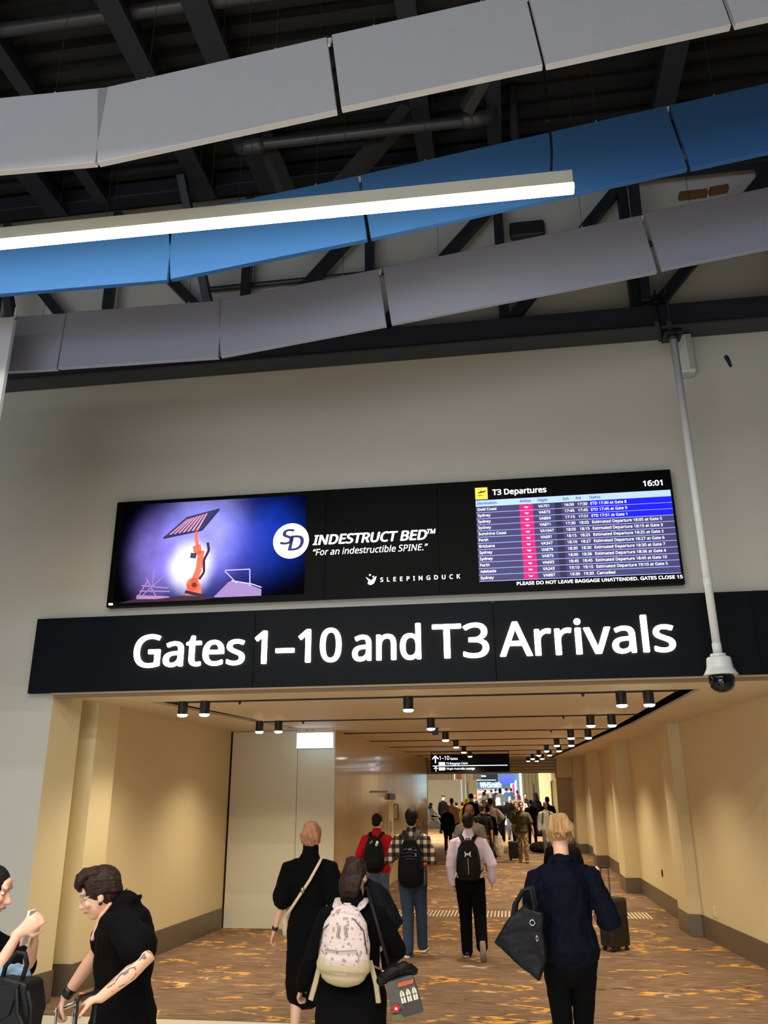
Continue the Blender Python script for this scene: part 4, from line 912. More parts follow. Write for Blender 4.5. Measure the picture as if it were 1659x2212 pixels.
        if hem < .8: R = [((0, 0, hem), (.168+flare*1.3)*b+e, (.13+flare)*b+e)] + [((0, 0, .9), (.168+flare)*b+e, (.122+flare*.7)*b+e)] + R[1:]
        mb.tube([U(r[0]) if r[0][2] > .85 else V(r[0]) for r in R], [(r[1], r[2]) for r in R], 20, s.R @ V((0, 1, 0)), cap=True)
        if collar: mb.tube([U((0, -.004, 1.45)), s.neck.lerp(s.H((0, -.02, -.06)), collar)], [.078, .072], 14)
        for sd in (1, -1):
            sh, el, w = s.arm[sd]; r = (.044 if f else .050)*s.b**.7; se = sl_ease if sl_ease is not None else e
            if sleeve <= 1: pts = [sh+V((-sd*.06, 0, .012)), sh, sh.lerp(el, sleeve*.5), sh.lerp(el, sleeve)]; rr_ = [r+se*.6, r*1.03+se*.7, r+se*1.1, r*.92+se*1.5]
            else:
                t = sleeve-1; pts = [sh+V((-sd*.06, 0, .012)), sh, sh.lerp(el, .5), el, el.lerp(w, t*.5), el.lerp(w, t)]; rr_ = [r+se*.6, r*1.03+se*.7, r+se, r*.86+se, r*.84+se, r*.62+se*1.1]
            mb.tube(pts, rr_, 14)
        o = s.mk(name, mb, m, puff=puff if s.vox < .02 else 0, psize=.09)
        if cuffm and sleeve > 1.8:
            for sd in (1, -1):
                sh, el, w = s.arm[sd]; s.mk('cuff', MB().tube([el.lerp(w, .84), el.lerp(w, 1.02)], [.041, .039], 14), cuffm, parent=o, remesh=0)
        return o
    def hair(s, kind, m):
        H = s.H; mb = MB(); R = s.HR
        if kind in ('short', 'quiff', 'thick'):
            g = .006 if kind == 'short' else .014
            mb.ell(H((0, -.022, .044)), (.076+g, .090+g, .084+g), R, 22, 14); mb.ell(H((0, -.05, -.015)), (.064+g, .052+g, .060), R, 18, 10)
            for q in (-1, 1): mb.ell(H((q*.066, .0, .02)), (.013+g*.6, .034, .042), R)
            if kind == 'thick': mb.ell(H((0, -.055, -.03)), (.062, .052, .07), R)
            if kind == 'quiff':
                for i in range(7):
                    x = -.06+i*.02; z = -.25*abs(x)+.004*math.sin(i*2.3)
                    mb.tube([H((x*.8, -.07, .10+z)), H((x, -.01, .128+z)), H((x, .045, .134+z)), H((x*.95, .080, .118+z)), H((x*.85, .095, .092+z)), H((x*.8, .088, .072+z))], [.014, .019, .022, .022, .019, .010], 8)
                for q in (-1, 1):
                    for i in range(4):
                        z = .080-i*.019; mb.tube([H((q*.062, .052, z)), H((q*.078, .015, z+.004)), H((q*.084, -.035, z-.010)), H((q*.068, -.085, z-.030)), H((q*.035, -.110, z-.045))], [.010, .013, .015, .016, .010], 8)
                mb.ell(H((0, -.075, -.035)), (.055, .035, .05), R); mb.tube([H((.0, -.10, -.02)), H((0, -.125, -.035)), H((0, -.145, -.025))], [.02, .010, .003], 8)
        elif kind == 'updo':
            mb.ell(H((0, -.022, .040)), (.088, .100, .092), R, 22, 14); mb.ell(H((0, -.06, -.02)), (.070, .055, .07), R)
            mb.ell(H((.0, -.078, .075)), (.070, .052, .060), R); mb.ell(H((.012, -.095, .03)), (.060, .040, .07), R); mb.ell(H((0, -.04, .112)), (.055, .05, .03), R); mb.ell(H((-.03, -.10, .06)), (.035, .03, .035), R); mb.ell(H((.035, -.10, .085)), (.03, .03, .03), R)
            for q in (-1, 1): mb.ell(H((q*.070, .0, .0)), (.014, .034, .05), R)
            for i in range(9):
                a = -1.2+i*.3; mb.tube([H((.08*math.sin(a), -.05-.03*math.cos(a), -.055)), H((.088*math.sin(a), -.07-.05*math.cos(a), .01)), H((.05*math.sin(a)+.01, -.10-.035*math.cos(a), .07)), H((.02*math.cos(a*2), -.09, .122))], [.007, .013, .014, .009], 7)
            for q in (-.05, -.02, .02, .048): mb.tube([H((q, -.10, -.03)), H((q*.6, -.122, .04)), H((q*.3+.01, -.105, .10))], [.012, .016, .012], 8)
        elif kind == 'messy':
            mb.ell(H((0, -.02, .044)), (.079, .092, .084), R, 22, 14); mb.ell(H((0, -.05, .0)), (.062, .045, .045), R)
            mb.ell(H((.005, -.085, .080)), (.045, .035, .035), R)
            for i in range(13):
                a = -1.1+i*.18; mb.tube([H((.01, -.105, .095)), H((.01+.055*math.sin(a), -.140, .095+.03*math.cos(a))), H((.02+.09*math.sin(a), -.140-.012*math.cos(3*i), .035-.04*math.cos(a*1.3))), H((.032+.072*math.sin(a), -.122-.01*math.sin(2*i), -.012-.035*math.cos(a+i)))], [.012, .012, .009, .003], 6)
            for i in range(11):
                a = -1.35+i*.27; mb.tube([H((.070*math.sin(a), -.02-.04*math.cos(a), -.035)), H((.080*math.sin(a), -.04-.045*math.cos(a), .02)), H((.05*math.sin(a), -.085-.02*math.cos(a), .075)), H((.01, -.11, .09))], [.006, .012, .013, .01], 7)
            mb.tube([H((.02, -.10, .09)), H((.07, -.09, .085)), H((.105, -.07, .05)), H((.115, -.05, .01))], [.014, .012, .008, .003], 7)
        elif kind == 'bob':
            mb.ell(H((0, -.018, .038)), (.088, .100, .092), R, 22, 14); mb.tube([H((0, -.035, .03)), H((0, -.045, -.06)), H((0, -.045, -.12))], [(.088, .07), (.092, .066), (.086, .052)], 18, R @ V((0, 1, 0)))
        elif kind == 'long':
            mb.ell(H((0, -.018, .038)), (.088, .100, .092), R, 22, 14); mb.tube([H((0, -.035, .03)), H((0, -.055, -.08)), H((0, -.075, -.20)), H((0, -.08, -.27))], [(.09, .068), (.095, .06), (.085, .045), (.05, .03)], 18, R @ V((0, 1, 0)))
        elif kind == 'half':
            mb.ell(H((0, -.02, .038)), (.086, .098, .092), R, 22, 14); mb.ell(H((0, -.08, .07)), (.04, .03, .03), R)
            mb.tube([H((0, -.05, .03)), H((0, -.065, -.05)), H((0, -.07, -.115)), H((-.01, -.065, -.15))], [(.082, .056), (.078, .052), (.07, .042), (.05, .03)], 18, R @ V((0, 1, 0)))
            for i in range(9):
                x = -.075+i*.01875; mb.tube([H((x*1.02, -.06-.03*math.cos(x*18), .03)), H((x*1.04, -.088-.03*math.cos(x*18), -.04)), H((x*.95, -.088-.028*math.cos(x*18), -.10)), H((x*.7+.006*math.sin(i*3), -.082, -.15-.012*math.cos(i*2)))], [.007, .011, .010, .004], 7)
            for i in range(7):
                a = -.9+i*.3; mb.tube([H((.085*math.sin(a), .02, .075+.03*math.cos(a))), H((.07*math.sin(a), -.06, .085+.04*math.cos(a))), H((.012*math.sin(a), -.105, .072))], [.008, .013, .008], 7)
        elif kind == 'bun':
            mb.ell(H((0, -.018, .038)), (.082, .096, .090), R, 22, 14); mb.ell(H((0, -.10, .08)), (.04, .04, .04), R)
        elif kind == 'hood':
            mb.ell(H((0, -.02, .03)), (.105, .115, .125), R, 20, 12); mb.tube([H((0, -.05, 0)), H((0, -.07, -.16))], [.10, .13], 16)
        elif kind == 'scarf':
            mb.ell(H((0, -.03, .03)), (.098, .105, .110), R, 20, 12); mb.tube([H((0, -.04, -.04)), H((0, -.03, -.14))], [.085, .12], 16)
        elif kind == 'cap':
            mb.ell(H((0, -.01, .055)), (.086, .10, .075), R, 20, 12); mb.tube([H((0, .07, .045)), H((0, .13, .035)), H((0, .16, .028))], [(.065, .01), (.062, .007), (.045, .005)], 12, R @ V((0, 0, 1)))
        elif kind == 'sunhat':
            mb.ell(H((0, -.01, .06)), (.09, .105, .085), R, 20, 12); mb.ell(H((0, -.01, .035)), (.165, .175, .016), R, 24, 8)
        nm = {'cap': 'cap', 'sunhat': 'hat', 'hood': 'hood', 'scarf': 'headscarf'}.get(kind, 'hair')
        s.mk(nm, mb, m, remesh=min(s.vox*.75 if s.vox < .009 else s.vox, .012), puff=.007 if s.vox < .014 and nm == 'hair' else 0, psize=.02, smooth_it=2)
        return s

def worn(s, name, label, cat, origin, group=None):
    """a top-level thing placed in a person's frame: returns (empty, maker)"""
    o = V(origin); t = thing(name, label, cat, s.M @ (o*s.k), s.M.to_euler().z, group)
    def mk(nm, mb, m, remesh=None, puff=0, psize=.08, parent=None, bevel=0, smooth=True):
        mb.v = [tuple((V(p)-o)*s.k) for p in mb.v]; return obj(nm, mb, m, parent or t, smooth=smooth, remesh=(s.vox if remesh is None else remesh), puff=puff, psize=psize, bevel=bevel)
    return t, mk
def backpack(s, label, m, strapm=None, w=.15, h0=.95, h1=1.40, d=.11, y0=-.11, pocketm=None, base=None, tails=False, extra=None, tilt=0, strapw=.034):
    U = s.up; strapm = strapm or m; t, mk = worn(s, 'backpack', label, 'backpack', U((0, y0-d*.5, h0)))
    yb = y0-s.b*.01; c = lambda z, f=0: U((tilt*(z-h0), yb-d*(.5+f), z)); hh = h1-h0
    mk('bag_body', MB().tube([c(h0+.03), c(h0+.10), c(h0+hh*.5), c(h0+hh*.8), c(h1-.02)], [(w*.88, d*.50), (w*1.0, d*.60), (w*.98, d*.62), (w*.82, d*.52), (w*.55, d*.34)], 20, s.R @ V((0, 1, 0))), m, puff=.010, psize=.06)
    mk('front_pocket', MB().tube([c(h0+.05, .42), c(h0+hh*.28, .50), c(h0+hh*.50, .44)], [(w*.66, d*.22), (w*.70, d*.26), (w*.58, d*.16)], 16, s.R @ V((0, 1, 0))), pocketm or m, puff=.005, psize=.05)
    zy = .60; z = MB().tube([c(h0+hh*.36, .50)+V((-w*.93, .03, 0)), c(h0+hh*.70, .50)+V((-w*.78, .015, 0)), c(h0+hh*.86, .36)+V((-w*.35, .0, 0)), c(h0+hh*.87, .36)+V((w*.35, 0, 0)), c(h0+hh*.70, .50)+V((w*.78, .015, 0)), c(h0+hh*.36, .50)+V((w*.93, .03, 0))], [.004], 6); mk('zip', z, mat('zip_dark', (40, 36, 36), .5), remesh=0)
    mk('grab_handle', MB().tube([c(h1-.01)+V((-.03, .02, .0)), c(h1+.03)+V((-.02, .02, 0)), c(h1+.03)+V((.02, .02, 0)), c(h1-.01)+V((.03, .02, 0))], [.008], 8), strapm, remesh=0)
    for sd in (-1, 1):
        b = s.b; sx = .088*b**.5
        pts = [U((sd*.05, yb-.01, h1-.03)), U((sd*sx*.9, -.075*b-.02, 1.445)), U((sd*sx, -.01, 1.475+.012*b)), U((sd*sx*1.05, .07*b, 1.43)), U((sd*sx*1.25, .125*b, 1.30)), U((sd*sx*1.6, .10*b, 1.15)), U((sd*(.165*b), 0, 1.05)), U((sd*w*.9, yb-.02, h0+.08))]
        mk('strap', MB().tube(pts, [(strapw, .010)]*5 + [(strapw*.7, .008), (.014, .006), (.014, .006)], 10, (0, .3, 1)), strapm, remesh=0)
        if tails: mk('strap_tail', MB().tube([U((sd*w*.95, yb-.02, h0+.10)), U((sd*(w+.03), yb+.0, h0-.04)), U((sd*(w+.045+(.02 if sd < 0 else 0)), yb+.01, h0-.15))], [(.016, .003), (.019, .003), (.019, .003)], 8, (0, 1, 0)), base or strapm, remesh=0)
    if base: mk('leather_base', MB().tube([c(h0+.022), c(h0+.05), c(h0+.085)], [(w*.88, d*.52), (w*1.04, d*.70), (w*1.06, d*.72)], 20, s.R @ V((0, 1, 0))), base)
    if extra: extra(s, mk, c, w, d, h0, h1)
    return t
def suitcase(x, y, label, m, rz=0, w=.36, d=.23, h=.55, handle=1.0, hm=None, ribs=12, z=0):
    t = thing('suitcase', label, 'suitcase', (x, y, fz(y)+z), math.radians(rz)); hm = hm or mat('handle_tube', (60, 60, 62), .35, metal=.7)
    obj('shell', MB().box((-w/2, -d/2, .05), (w/2, d/2, .05+h)), m, t, bevel=.035, smooth=False)
    for i in range(ribs):
        x0 = -w/2+.04+i*(w-.08)/(ribs-1)
        obj('rib', MB().box((x0-.006, -d/2-.004, .10), (x0+.006, d/2+.004, h)), m, t, bevel=.003)
    for i in range(10): obj('side_rib', MB().box((-w/2-.004, -d/2+.04, .12+i*(h-.16)/9), (w/2+.004, d/2-.04, .128+i*(h-.16)/9)), m, t)
    for a in (-1, 1):
        for b in (-1, 1): obj('wheel', MB().tube([(a*(w/2-.05)-.012, b*(d/2-.04), .026), (a*(w/2-.05)+.012, b*(d/2-.04), .026)], [.024], 14), mat('wheel_rubber', (22, 20, 20), .6), t, smooth=True)
    for a in (-1, 1): obj('handle_tube', MB().tube([(a*.07, d/2-.03, h), (a*.07, d/2-.03, handle)], [.007], 8), hm, t, smooth=True)
    obj('handle_grip', MB().tube([(-.075, d/2-.03, handle), (.075, d/2-.03, handle)], [.013], 10), hm, t, smooth=True)
    return t
# ------------------------------------------------------------------ the people near the camera
def hz(px, py, Y): return at(px, py, Y).z - fz(Y)
HB = hairm('dark_brown', (46, 30, 22)); HK = hairm('black', (20, 16, 15)); HBL = hairm('blond', (178, 138, 90)); HRB = hairm('strawberry', (176, 122, 92)); HG = hairm('grey', (176, 168, 156)); HBR = hairm('brown', (92, 62, 40)); HGI = hairm('ginger', (176, 122, 66))
WSH = cloth('white_shoe', (226, 220, 204), rough=.6); SOLE = mat('sole_white', (222, 216, 204), .6); JEAN = cloth('denim', (66, 82, 102), var=.25, vscale=10); JEAN2 = cloth('dark_denim', (58, 70, 88), var=.25, vscale=10)

# 1 woman in black with pushed-back hair and glasses, half turned to the left
TAT = skin('fair').copy(); TAT.name = 'tattooed_skin'
Y1 = 4.5; x1 = at(272, 2120, Y1).x
f1 = Fig('person in black V-neck top with glasses and a tattooed arm, at the lower left', x1, Y1, 1.71, heading=110, build=1.24, fem=True, lean=4, turn=(4, 20, 0), vox=.0065, shw=1.0, headat=at(216, 1931, 4.46),
         arms={1: ((at(186, 2085, 4.72), at(146, 2146, 4.68)), 0.), -1: ((at(318, 2072, 4.20), at(238, 2138, 4.14)), 0.)},
         legs={1: ((.11, .05, .085), 0), -1: ((-.11, -.04, .085), 0)})
# tattoo ink: dark swirls on the near upper arm and down the forearm
nt = TAT.node_tree; N = nt.nodes.new; L = nt.links.new; tc = N('ShaderNodeTexCoord'); sh_, el_, wr_ = [v*f1.k for v in f1.arm[-1]]
wv = N('ShaderNodeTexWave'); wv.inputs['Scale'].default_value = 16; wv.inputs['Distortion'].default_value = 9; wv.inputs['Detail'].default_value = 3; L(tc.outputs['Object'], wv.inputs['Vector'])
r = N('ShaderNodeMapRange'); r.inputs['From Min'].default_value = .42; r.inputs['From Max'].default_value = .28; L(wv.outputs['Fac'], r.inputs['Value']); tot = None
for c, rad in ((sh_.lerp(el_, .80), .075), (el_.lerp(wr_, .40), .038), (el_.lerp(wr_, .58), .034), (el_.lerp(wr_, .75), .028)):
    dd = N('ShaderNodeVectorMath'); dd.operation = 'DISTANCE'; dd.inputs[1].default_value = c+V((-.02, 0, .015) if rad < .07 else (0, 0, 0)); L(tc.outputs['Object'], dd.inputs[0])
    m_ = N('ShaderNodeMath'); m_.operation = 'LESS_THAN'; m_.inputs[1].default_value = rad; L(dd.outputs['Value'], m_.inputs[0])
    if tot is None: tot = m_.outputs[0]
    else: a_ = N('ShaderNodeMath'); a_.operation = 'MAXIMUM'; L(tot, a_.inputs[0]); L(m_.outputs[0], a_.inputs[1]); tot = a_.outputs[0]
mu = N('ShaderNodeMath'); mu.operation = 'MULTIPLY'; L(r.outputs[0], mu.inputs[0]); L(tot, mu.inputs[1]); mu2 = N('ShaderNodeMath'); mu2.operation = 'MULTIPLY'; mu2.inputs[1].default_value = .8; L(mu.outputs[0], mu2.inputs[0])
mx = N('ShaderNodeMix'); mx.data_type = 'RGBA'; L(mu2.outputs[0], mx.inputs['Factor']); mx.inputs['A'].default_value = lin(SK['fair'])+(1,); mx.inputs['B'].default_value = lin((70, 54, 50))+(1,); L(mx.outputs['Result'], nt.nodes['Principled BSDF'].inputs['Base Color'])
f1.sk = TAT
f1.body(curl=(1.1, .95), face=True, dirs=(V((0, .35, -1)), V((.1, 1, -.22))), palms=(V((0, -.9, -.2)), V((0, -.3, -1)))); f1.eyes(); f1.hair('quiff', HB)
o = f1.top(cloth('black_knit', (9, 9, 10), bscale=240), hem=.80, sleeve=.64, ease=.020, name='top', flare=.012, sl_ease=.034, puff=.02)
nk = MB(); nk.add([f1.up(p) for p in ((-.055, .10, 1.46), (.055, .10, 1.46), (.0, .148, 1.30))], [(0, 1, 2)])
f1.mk('neck_opening', MB().tube([f1.up((0, .075, 1.475)), f1.up((0, .120, 1.42)), f1.up((0, .165, 1.31))], [(.066, .014), (.048, .016), (.008, .012)], 12, (0, 1, .4)), f1.sk, remesh=.006)
f1.mk('collar', MB().tube([f1.up((-.03, .12, 1.36)), f1.up((-.075, .07, 1.45)), f1.up((-.07, -.045, 1.485)), f1.up((0, -.08, 1.495)), f1.up((.07, -.045, 1.485)), f1.up((.075, .07, 1.45)), f1.up((.03, .12, 1.36))], [(.008, .015)]*7, 10, (0, 0, 1)), cloth('black_knit', (9, 9, 10)), remesh=.006)
f1.trousers(BLK, ease=.022, top=1.02); f1.shoes(BLK)
gm = mat('glasses_gold', (206, 176, 140), .3, metal=.7); GL = f1.mk('glasses', MB().tube([f1.H((-.07, .02, .016)), f1.H((-.062, .085, .014))], [.0016], 6).tube([f1.H((.07, .02, .016)), f1.H((.062, .085, .014))], [.0016], 6), gm, remesh=0)
for q in (-1, 1): f1.mk('lens_rim', MB().tube([f1.H((q*.034+.024*math.cos(a), .100-abs(math.cos(a)*.0)-.008*(abs(q*.034+.024*math.cos(a))/.06), .008+.020*math.sin(a))) for a in [2*PI*i/16 for i in range(17)]], [.0016], 6, cap=False), gm, remesh=0, parent=GL)
f1.mk('ear_plug', MB().ell(f1.H((-.086, .004, -.040)), (.004, .010, .010), f1.HR), mat('ear_plug', (22, 20, 22), .3), remesh=0)
w_ = f1.arm[1]; f1.mk('watch', MB().tube([w_[2].lerp(w_[1], .20), w_[2].lerp(w_[1], .02)], [.034, .032], 16, cap=False), mat('watch_strap', (9, 9, 10), .4), remesh=0)
f1.mk('watch_face', MB().ell(w_[2].lerp(w_[1], .11)+V((.0, -.004, .033)), (.018, .022, .006)), mat('watch_glass', (30, 32, 38), .1), remesh=0)
A = f1.M @ (f1.arm[-1][2]*f1.k); B = f1.M @ (f1.arm[1][2]*f1.k)
a1, a2 = at(186, 2152, 4.10), at(134, 2178, 4.66)
t = suitcase(a1.x+.085, 4.10, 'black suitcase with black pull handle held by the person with glasses', mat('case_black', (18, 18, 20), .4), rz=80, w=.40, h=.60, handle=a1.z, hm=mat('handle_black', (20, 20, 22), .4))
t = suitcase(a2.x+.085, 4.68, 'silver suitcase with shiny chrome pull handle at the lower left', mat('case_silver', (150, 150, 152), .35, metal=.4), rz=80, w=.38, h=.55, handle=a2.z, hm=mat('chrome', (214, 212, 208), .12, metal=1))

# 2 woman at the left edge, phone in both hands
Y2 = 4.05; x2 = at(-62, 2000, Y2).x
f2 = Fig('person in black T-shirt with dark tied-back hair holding a phone, cut by the left edge', x2, Y2, hz(-10, 1872, Y2), heading=-84, build=1.0, fem=True, lean=2, turn=(6, 14, 0), vox=.0065,
         arms={1: ((at(-50, 2110, 3.86), at(28, 2036, 3.88)), 0.), -1: ((at(66, 2100, 4.2), at(74, 2035, 4.05)), 0.)})
f2.body(curl=(.9, .9), face=True, dirs=(V((-.1, .75, .55)), V((.15, .1, 1))), palms=(V((-1, .3, .3)), V((.3, -1, 0)))); f2.eyes(); f2.hair('bun', HK)
f2.top(cloth('black_tee', (9, 9, 10)), hem=.84, sleeve=.85, ease=.018, sl_ease=.026); f2.trousers(JEAN, ease=.008); f2.shoes(BLK)
P = at(60, 2003, 3.98); t = thing('phone', 'pink-backed phone with white edge held up in both hands at the left', 'phone', P, math.radians(6)); t.rotation_euler = (0, math.radians(8), math.radians(10))
obj('case', MB().box((-.006, -.038, -.075), (.006, .038, .075)), mat('phone_white', (226, 222, 224), .25), t, bevel=.004); obj('back', MB().box((-.009, -.034, -.08), (-.006, .034, .02)), mat('phone_pink', (230, 60, 110), .4), t, bevel=.002)
obj('lens', MB().ell((-.008, -.015, .055), (.004, .009, .009)), mat('watch_glass', (30, 32, 38)), t, smooth=True)
P = at(30, 2165, 3.72); LB = leather('black', (9, 9, 10))
t = thing('handbag', 'black leather handbag with rolled handles and a metal ring, lower left corner', 'handbag', P)
obj('bag_body', MB().flat([(-.17, -.15), (.10, -.15), (.115, -.02), (.085, .085), (-.02, .105), (-.15, .09)], -.07, .07), LB, t, remesh=.008, smooth_it=5, puff=.008)
obj('handle', MB().tube([(-.06, -.02, .06), (-.045, -.025, .14), (.0, -.025, .195), (.035, -.02, .19), (.05, -.02, .15), (.035, -.02, .08)], [.010], 10), LB, t, smooth=True)
obj('handle', MB().tube([(.05, -.075, .06), (.075, -.09, -.02), (.12, -.09, -.09), (.14, -.085, -.06), (.13, -.08, .0), (.10, -.07, .05)], [.010], 10), LB, t, smooth=True)
obj('ring', MB().tube([(-.075+.016*math.cos(a), -.078, .05+.016*math.sin(a)) for a in [2*PI*i/14 for i in range(15)]], [.003], 6, cap=False), mat('chrome', (214, 212, 208)), t, smooth=True)
obj('flap', MB().flat([(-.10, .07), (.06, .085), (.03, -.03), (-.02, -.06), (-.07, -.03)], -.078, -.070), LB, t, bevel=.003)
o = obj('denim_jacket', MB().ell((0, 0, 0), (.10, .05, .045)), cloth('light_denim', (120, 142, 160), var=.3, vscale=30), remesh=.007, puff=.03, psize=.04); o.location = at(22, 2108, 3.76); tag(o, 'folded pale blue denim garment stuffed in the top of the handbag', 'garment')

# 3 woman in black turtleneck knit dress, strawberry blond updo
Y3 = 7.7; x3 = at(668, 1900, Y3).x
f3 = Fig('person in long black turtleneck dress with strawberry blond updo and beige strap', x3, Y3, hz(676, 1776, Y3)-.02, heading=4, fem=True, build=1.0, vox=.008, turn=(-8, 4, 3), lean=2, shw=1.12,
         arms={-1: ((at(612, 1942, Y3), at(598, 1992, Y3+.05)), 0.), 1: ((at(724, 1935, Y3), at(726, 1960, Y3+.2)), 0.)}, legs={-1: ((-.08, -.12, .10), -8), 1: ((.10, .10, .085), 0)})
f3.body(curl=(.4, .5)); f3.hair('updo', HRB)
KN = cloth('black_rib', (9, 9, 10), bscale=300); f3.top(KN, hem=.42, sleeve=.85, ease=.018, name='dress', collar=.85, flare=.0, sl_ease=.042, puff=.022)
f3.shoes(WSH, SOLE, high=True); wl_, el_ = f3.arm[-1][2], f3.arm[-1][1]; f3.mk('watch', MB().tube([wl_.lerp(el_, .12), wl_.lerp(el_, .0)], [.029, .028], 14, cap=False), mat('watch_strap', (9, 9, 10)), remesh=0)
t, mk = worn(f3, 'crossbody_bag', 'small beige crossbody bag with long strap over the black turtleneck dress', 'handbag', (-.19, .10, .95))
BG = leather('beige', (206, 184, 152))
mk('bag_body', MB().tube([(-.20, .12, .86), (-.205, .11, .95), (-.19, .10, 1.02)], [(.05, .10), (.055, .11), (.04, .09)], 14), BG, remesh=.008)
mk('strap', MB().tube([(.09, .06, 1.46), (.115, -.03, 1.475), (.10, -.10, 1.43), (.03, -.150, 1.30), (-.06, -.158, 1.17), (-.14, -.13, 1.06), (-.20, -.04, 1.0), (-.20, .06, 1.0)], [(.013, .005)]*8, 8, (0, -1, .2)), BG, remesh=0)
mk('buckle', MB().box((-.045, -.17, 1.20), (-.015, -.16, 1.24)), mat('brass', (190, 160, 100), .3, metal=.8), remesh=0)

# 4 woman in black coat with printed rose backpack
Y4 = 5.7; x4 = at(760, 1960, Y4).x
f4 = Fig('person in wide black coat with dark half-tied hair carrying a pink backpack', x4, Y4, hz(757, 1858, Y4), heading=-3, fem=True, build=1.24, vox=.0075, shw=1.1, turn=(-14, 6, 2), lean=3,
         arms={-1: ((at(686, 2040, Y4), at(660, 2112, Y4+.06)), 0.), 1: ((at(836, 2015, Y4+.05), at(836, 2070, Y4+.2)), 0.)}, legs={-1: ((-.10, .12, .085), 0), 1: ((.11, -.10, .10), -10)})
f4.body(curl=(.8, .8)); f4.hair('half', HB)
f4.top(cloth('black_coat', (9, 9, 10), bscale=220), hem=.42, sleeve=1.95, ease=.026, name='coat', flare=.012, sl_ease=.024, puff=.02, collar=.4); f4.trousers(BLK); f4.shoes(BLK, SOLE)
TANB = leather('fawn', (184, 166, 134))
def ex4(s, mk, c, w, d, h0, h1):
    for q in (-.02, .02): mk('zip_pull', MB().tube([c(h0+(h1-h0)*.72, .58)+V((q, -.008, .02)), c(h0+(h1-h0)*.72, .58)+V((q*1.6, -.012, -.045))], [(.008, .002)], 6), mat('pull_grey', (150, 140, 130), .6), remesh=0)
    mk('pocket_zip', MB().tube([c(h0+(h1-h0)*.42, .80)+V((-w*.6, .02, 0)), c(h0+(h1-h0)*.42, .80)+V((0, -.005, -.004)), c(h0+(h1-h0)*.42, .80)+V((w*.6, .02, 0))], [.004], 6), mat('zip_pale', (140, 128, 118), .6), remesh=0)
    mk('top_flap', MB().tube([c(h1-.03, .2)+V((-.09, 0, 0)), c(h1-.01, .3), c(h1-.03, .2)+V((.09, 0, 0))], [(.02, .012)]*3, 10), PRN, remesh=0)
PRN = printed('rose_print', (204, 184, 182), (158, 134, 126), 34, .42)
backpack(f4, 'pale pink backpack with small printed shapes and fawn leather base', PRN, PRN, w=.182, h0=1.02, h1=1.44, d=.15, y0=-.155, base=TANB, tails=True, extra=ex4, tilt=.03)
# quilted jacket draped over her right arm
P = at(822, 1968, 5.82); t = thing('draped_jacket', 'plain black jacket draped in a bulge over the right arm beside the pink backpack', 'jacket', P)
obj('jacket_fold', MB().tube([(-.085, .02, .165), (-.05, 0, .12), (.0, 0, .02), (.045, 0, -.07), (.02, .01, -.15)], [(.035, .05), (.07, .08), (.10, .10), (.10, .10), (.06, .08)], 16), cloth('black_padded', (15, 16, 20), rough=.75), t, remesh=.009, puff=.03, psize=.10)
# shoulder bag with appliqué house
P = at(868, 2140, 5.5); t = thing('shoulder_bag', 'dark grey shoulder bag with stitched house windows and a red flower', 'handbag', P); t.rotation_euler = (math.radians(8), math.radians(-14), math.radians(8))
GF = cloth('charcoal_felt', (94, 92, 88), var=.2, vscale=20)
obj('bag_body', MB().flat([(-.095, -.135), (.10, -.135), (.085, .075), (-.075, .075)], -.03, .04), GF, t, remesh=.006, smooth_it=4)
obj('leather_top', MB().tube([(-.105, .005, .085), (-.03, 0, .115), (.05, 0, .12), (.10, .0, .085)], [(.03, .03), (.036, .036), (.036, .034), (.024, .026)], 14), LB, t, remesh=.006, puff=.014, psize=.03)
obj('leather_top', MB().tube([(-.09, -.03, .10), (.0, -.045, .135), (.09, -.03, .13), (.115, -.01, .09)], [.010, .012, .012, .009], 10), LB, t, smooth=True)
def ap(nm, poly, c, y=-.038): obj(nm, MB().flat(poly, y, y+.006), mat('applique_%d_%d_%d' % c, c, .8), t)
for k in range(3):
    x0 = -.015+k*.037; ap('window', [(x0, -.055), (x0+.027, -.055), (x0+.027, -.005), (x0+.020, .010), (x0+.013, .014), (x0+.006, .010), (x0, -.005)], (226, 220, 200), -.040)
    obj('window_bar', MB().box((x0+.0125, -.043, -.053), (x0+.0145, -.040, .01)).box((x0+.002, -.043, -.022), (x0+.025, -.040, -.019)), mat('applique_60_60_60', (60, 60, 60), .8), t)
ap('roof', [(-.02, .035), (.075, .035), (.085, .055), (-.008, .058)], (196, 92, 56)); ap('ground', [(-.092, -.13), (.096, -.13), (.09, -.075), (.0, -.07), (-.05, -.10), (-.09, -.105)], (64, 60, 56)); ap('lawn', [(-.092, -.132), (-.02, -.132), (-.035, -.105), (-.09, -.10)], (92, 106, 66), -.041)
ap('flower', [(-.055+.024*math.cos(a)*(1+.18*math.cos(5*a)), -.07+.024*math.sin(a)*(1+.18*math.cos(5*a))) for a in [2*PI*i/20 for i in range(20)]], (176, 36, 44), -.044); ap('flower_centre', disc(-.055, -.07, .008, 10), (232, 220, 206), -.047)
bpy.context.view_layer.update(); IM = t.matrix_world.inverted(); obj('strap', MB().tube([IM @ at(842, 2092, 5.5), IM @ at(824, 2030, 5.48), IM @ at(806, 1965, 5.52), IM @ at(794, 1926, 5.62), IM @ at(790, 1918, 5.74)], [(.008, .011)]*5, 8, (1, 0, 0)), LB, t, smooth=True)

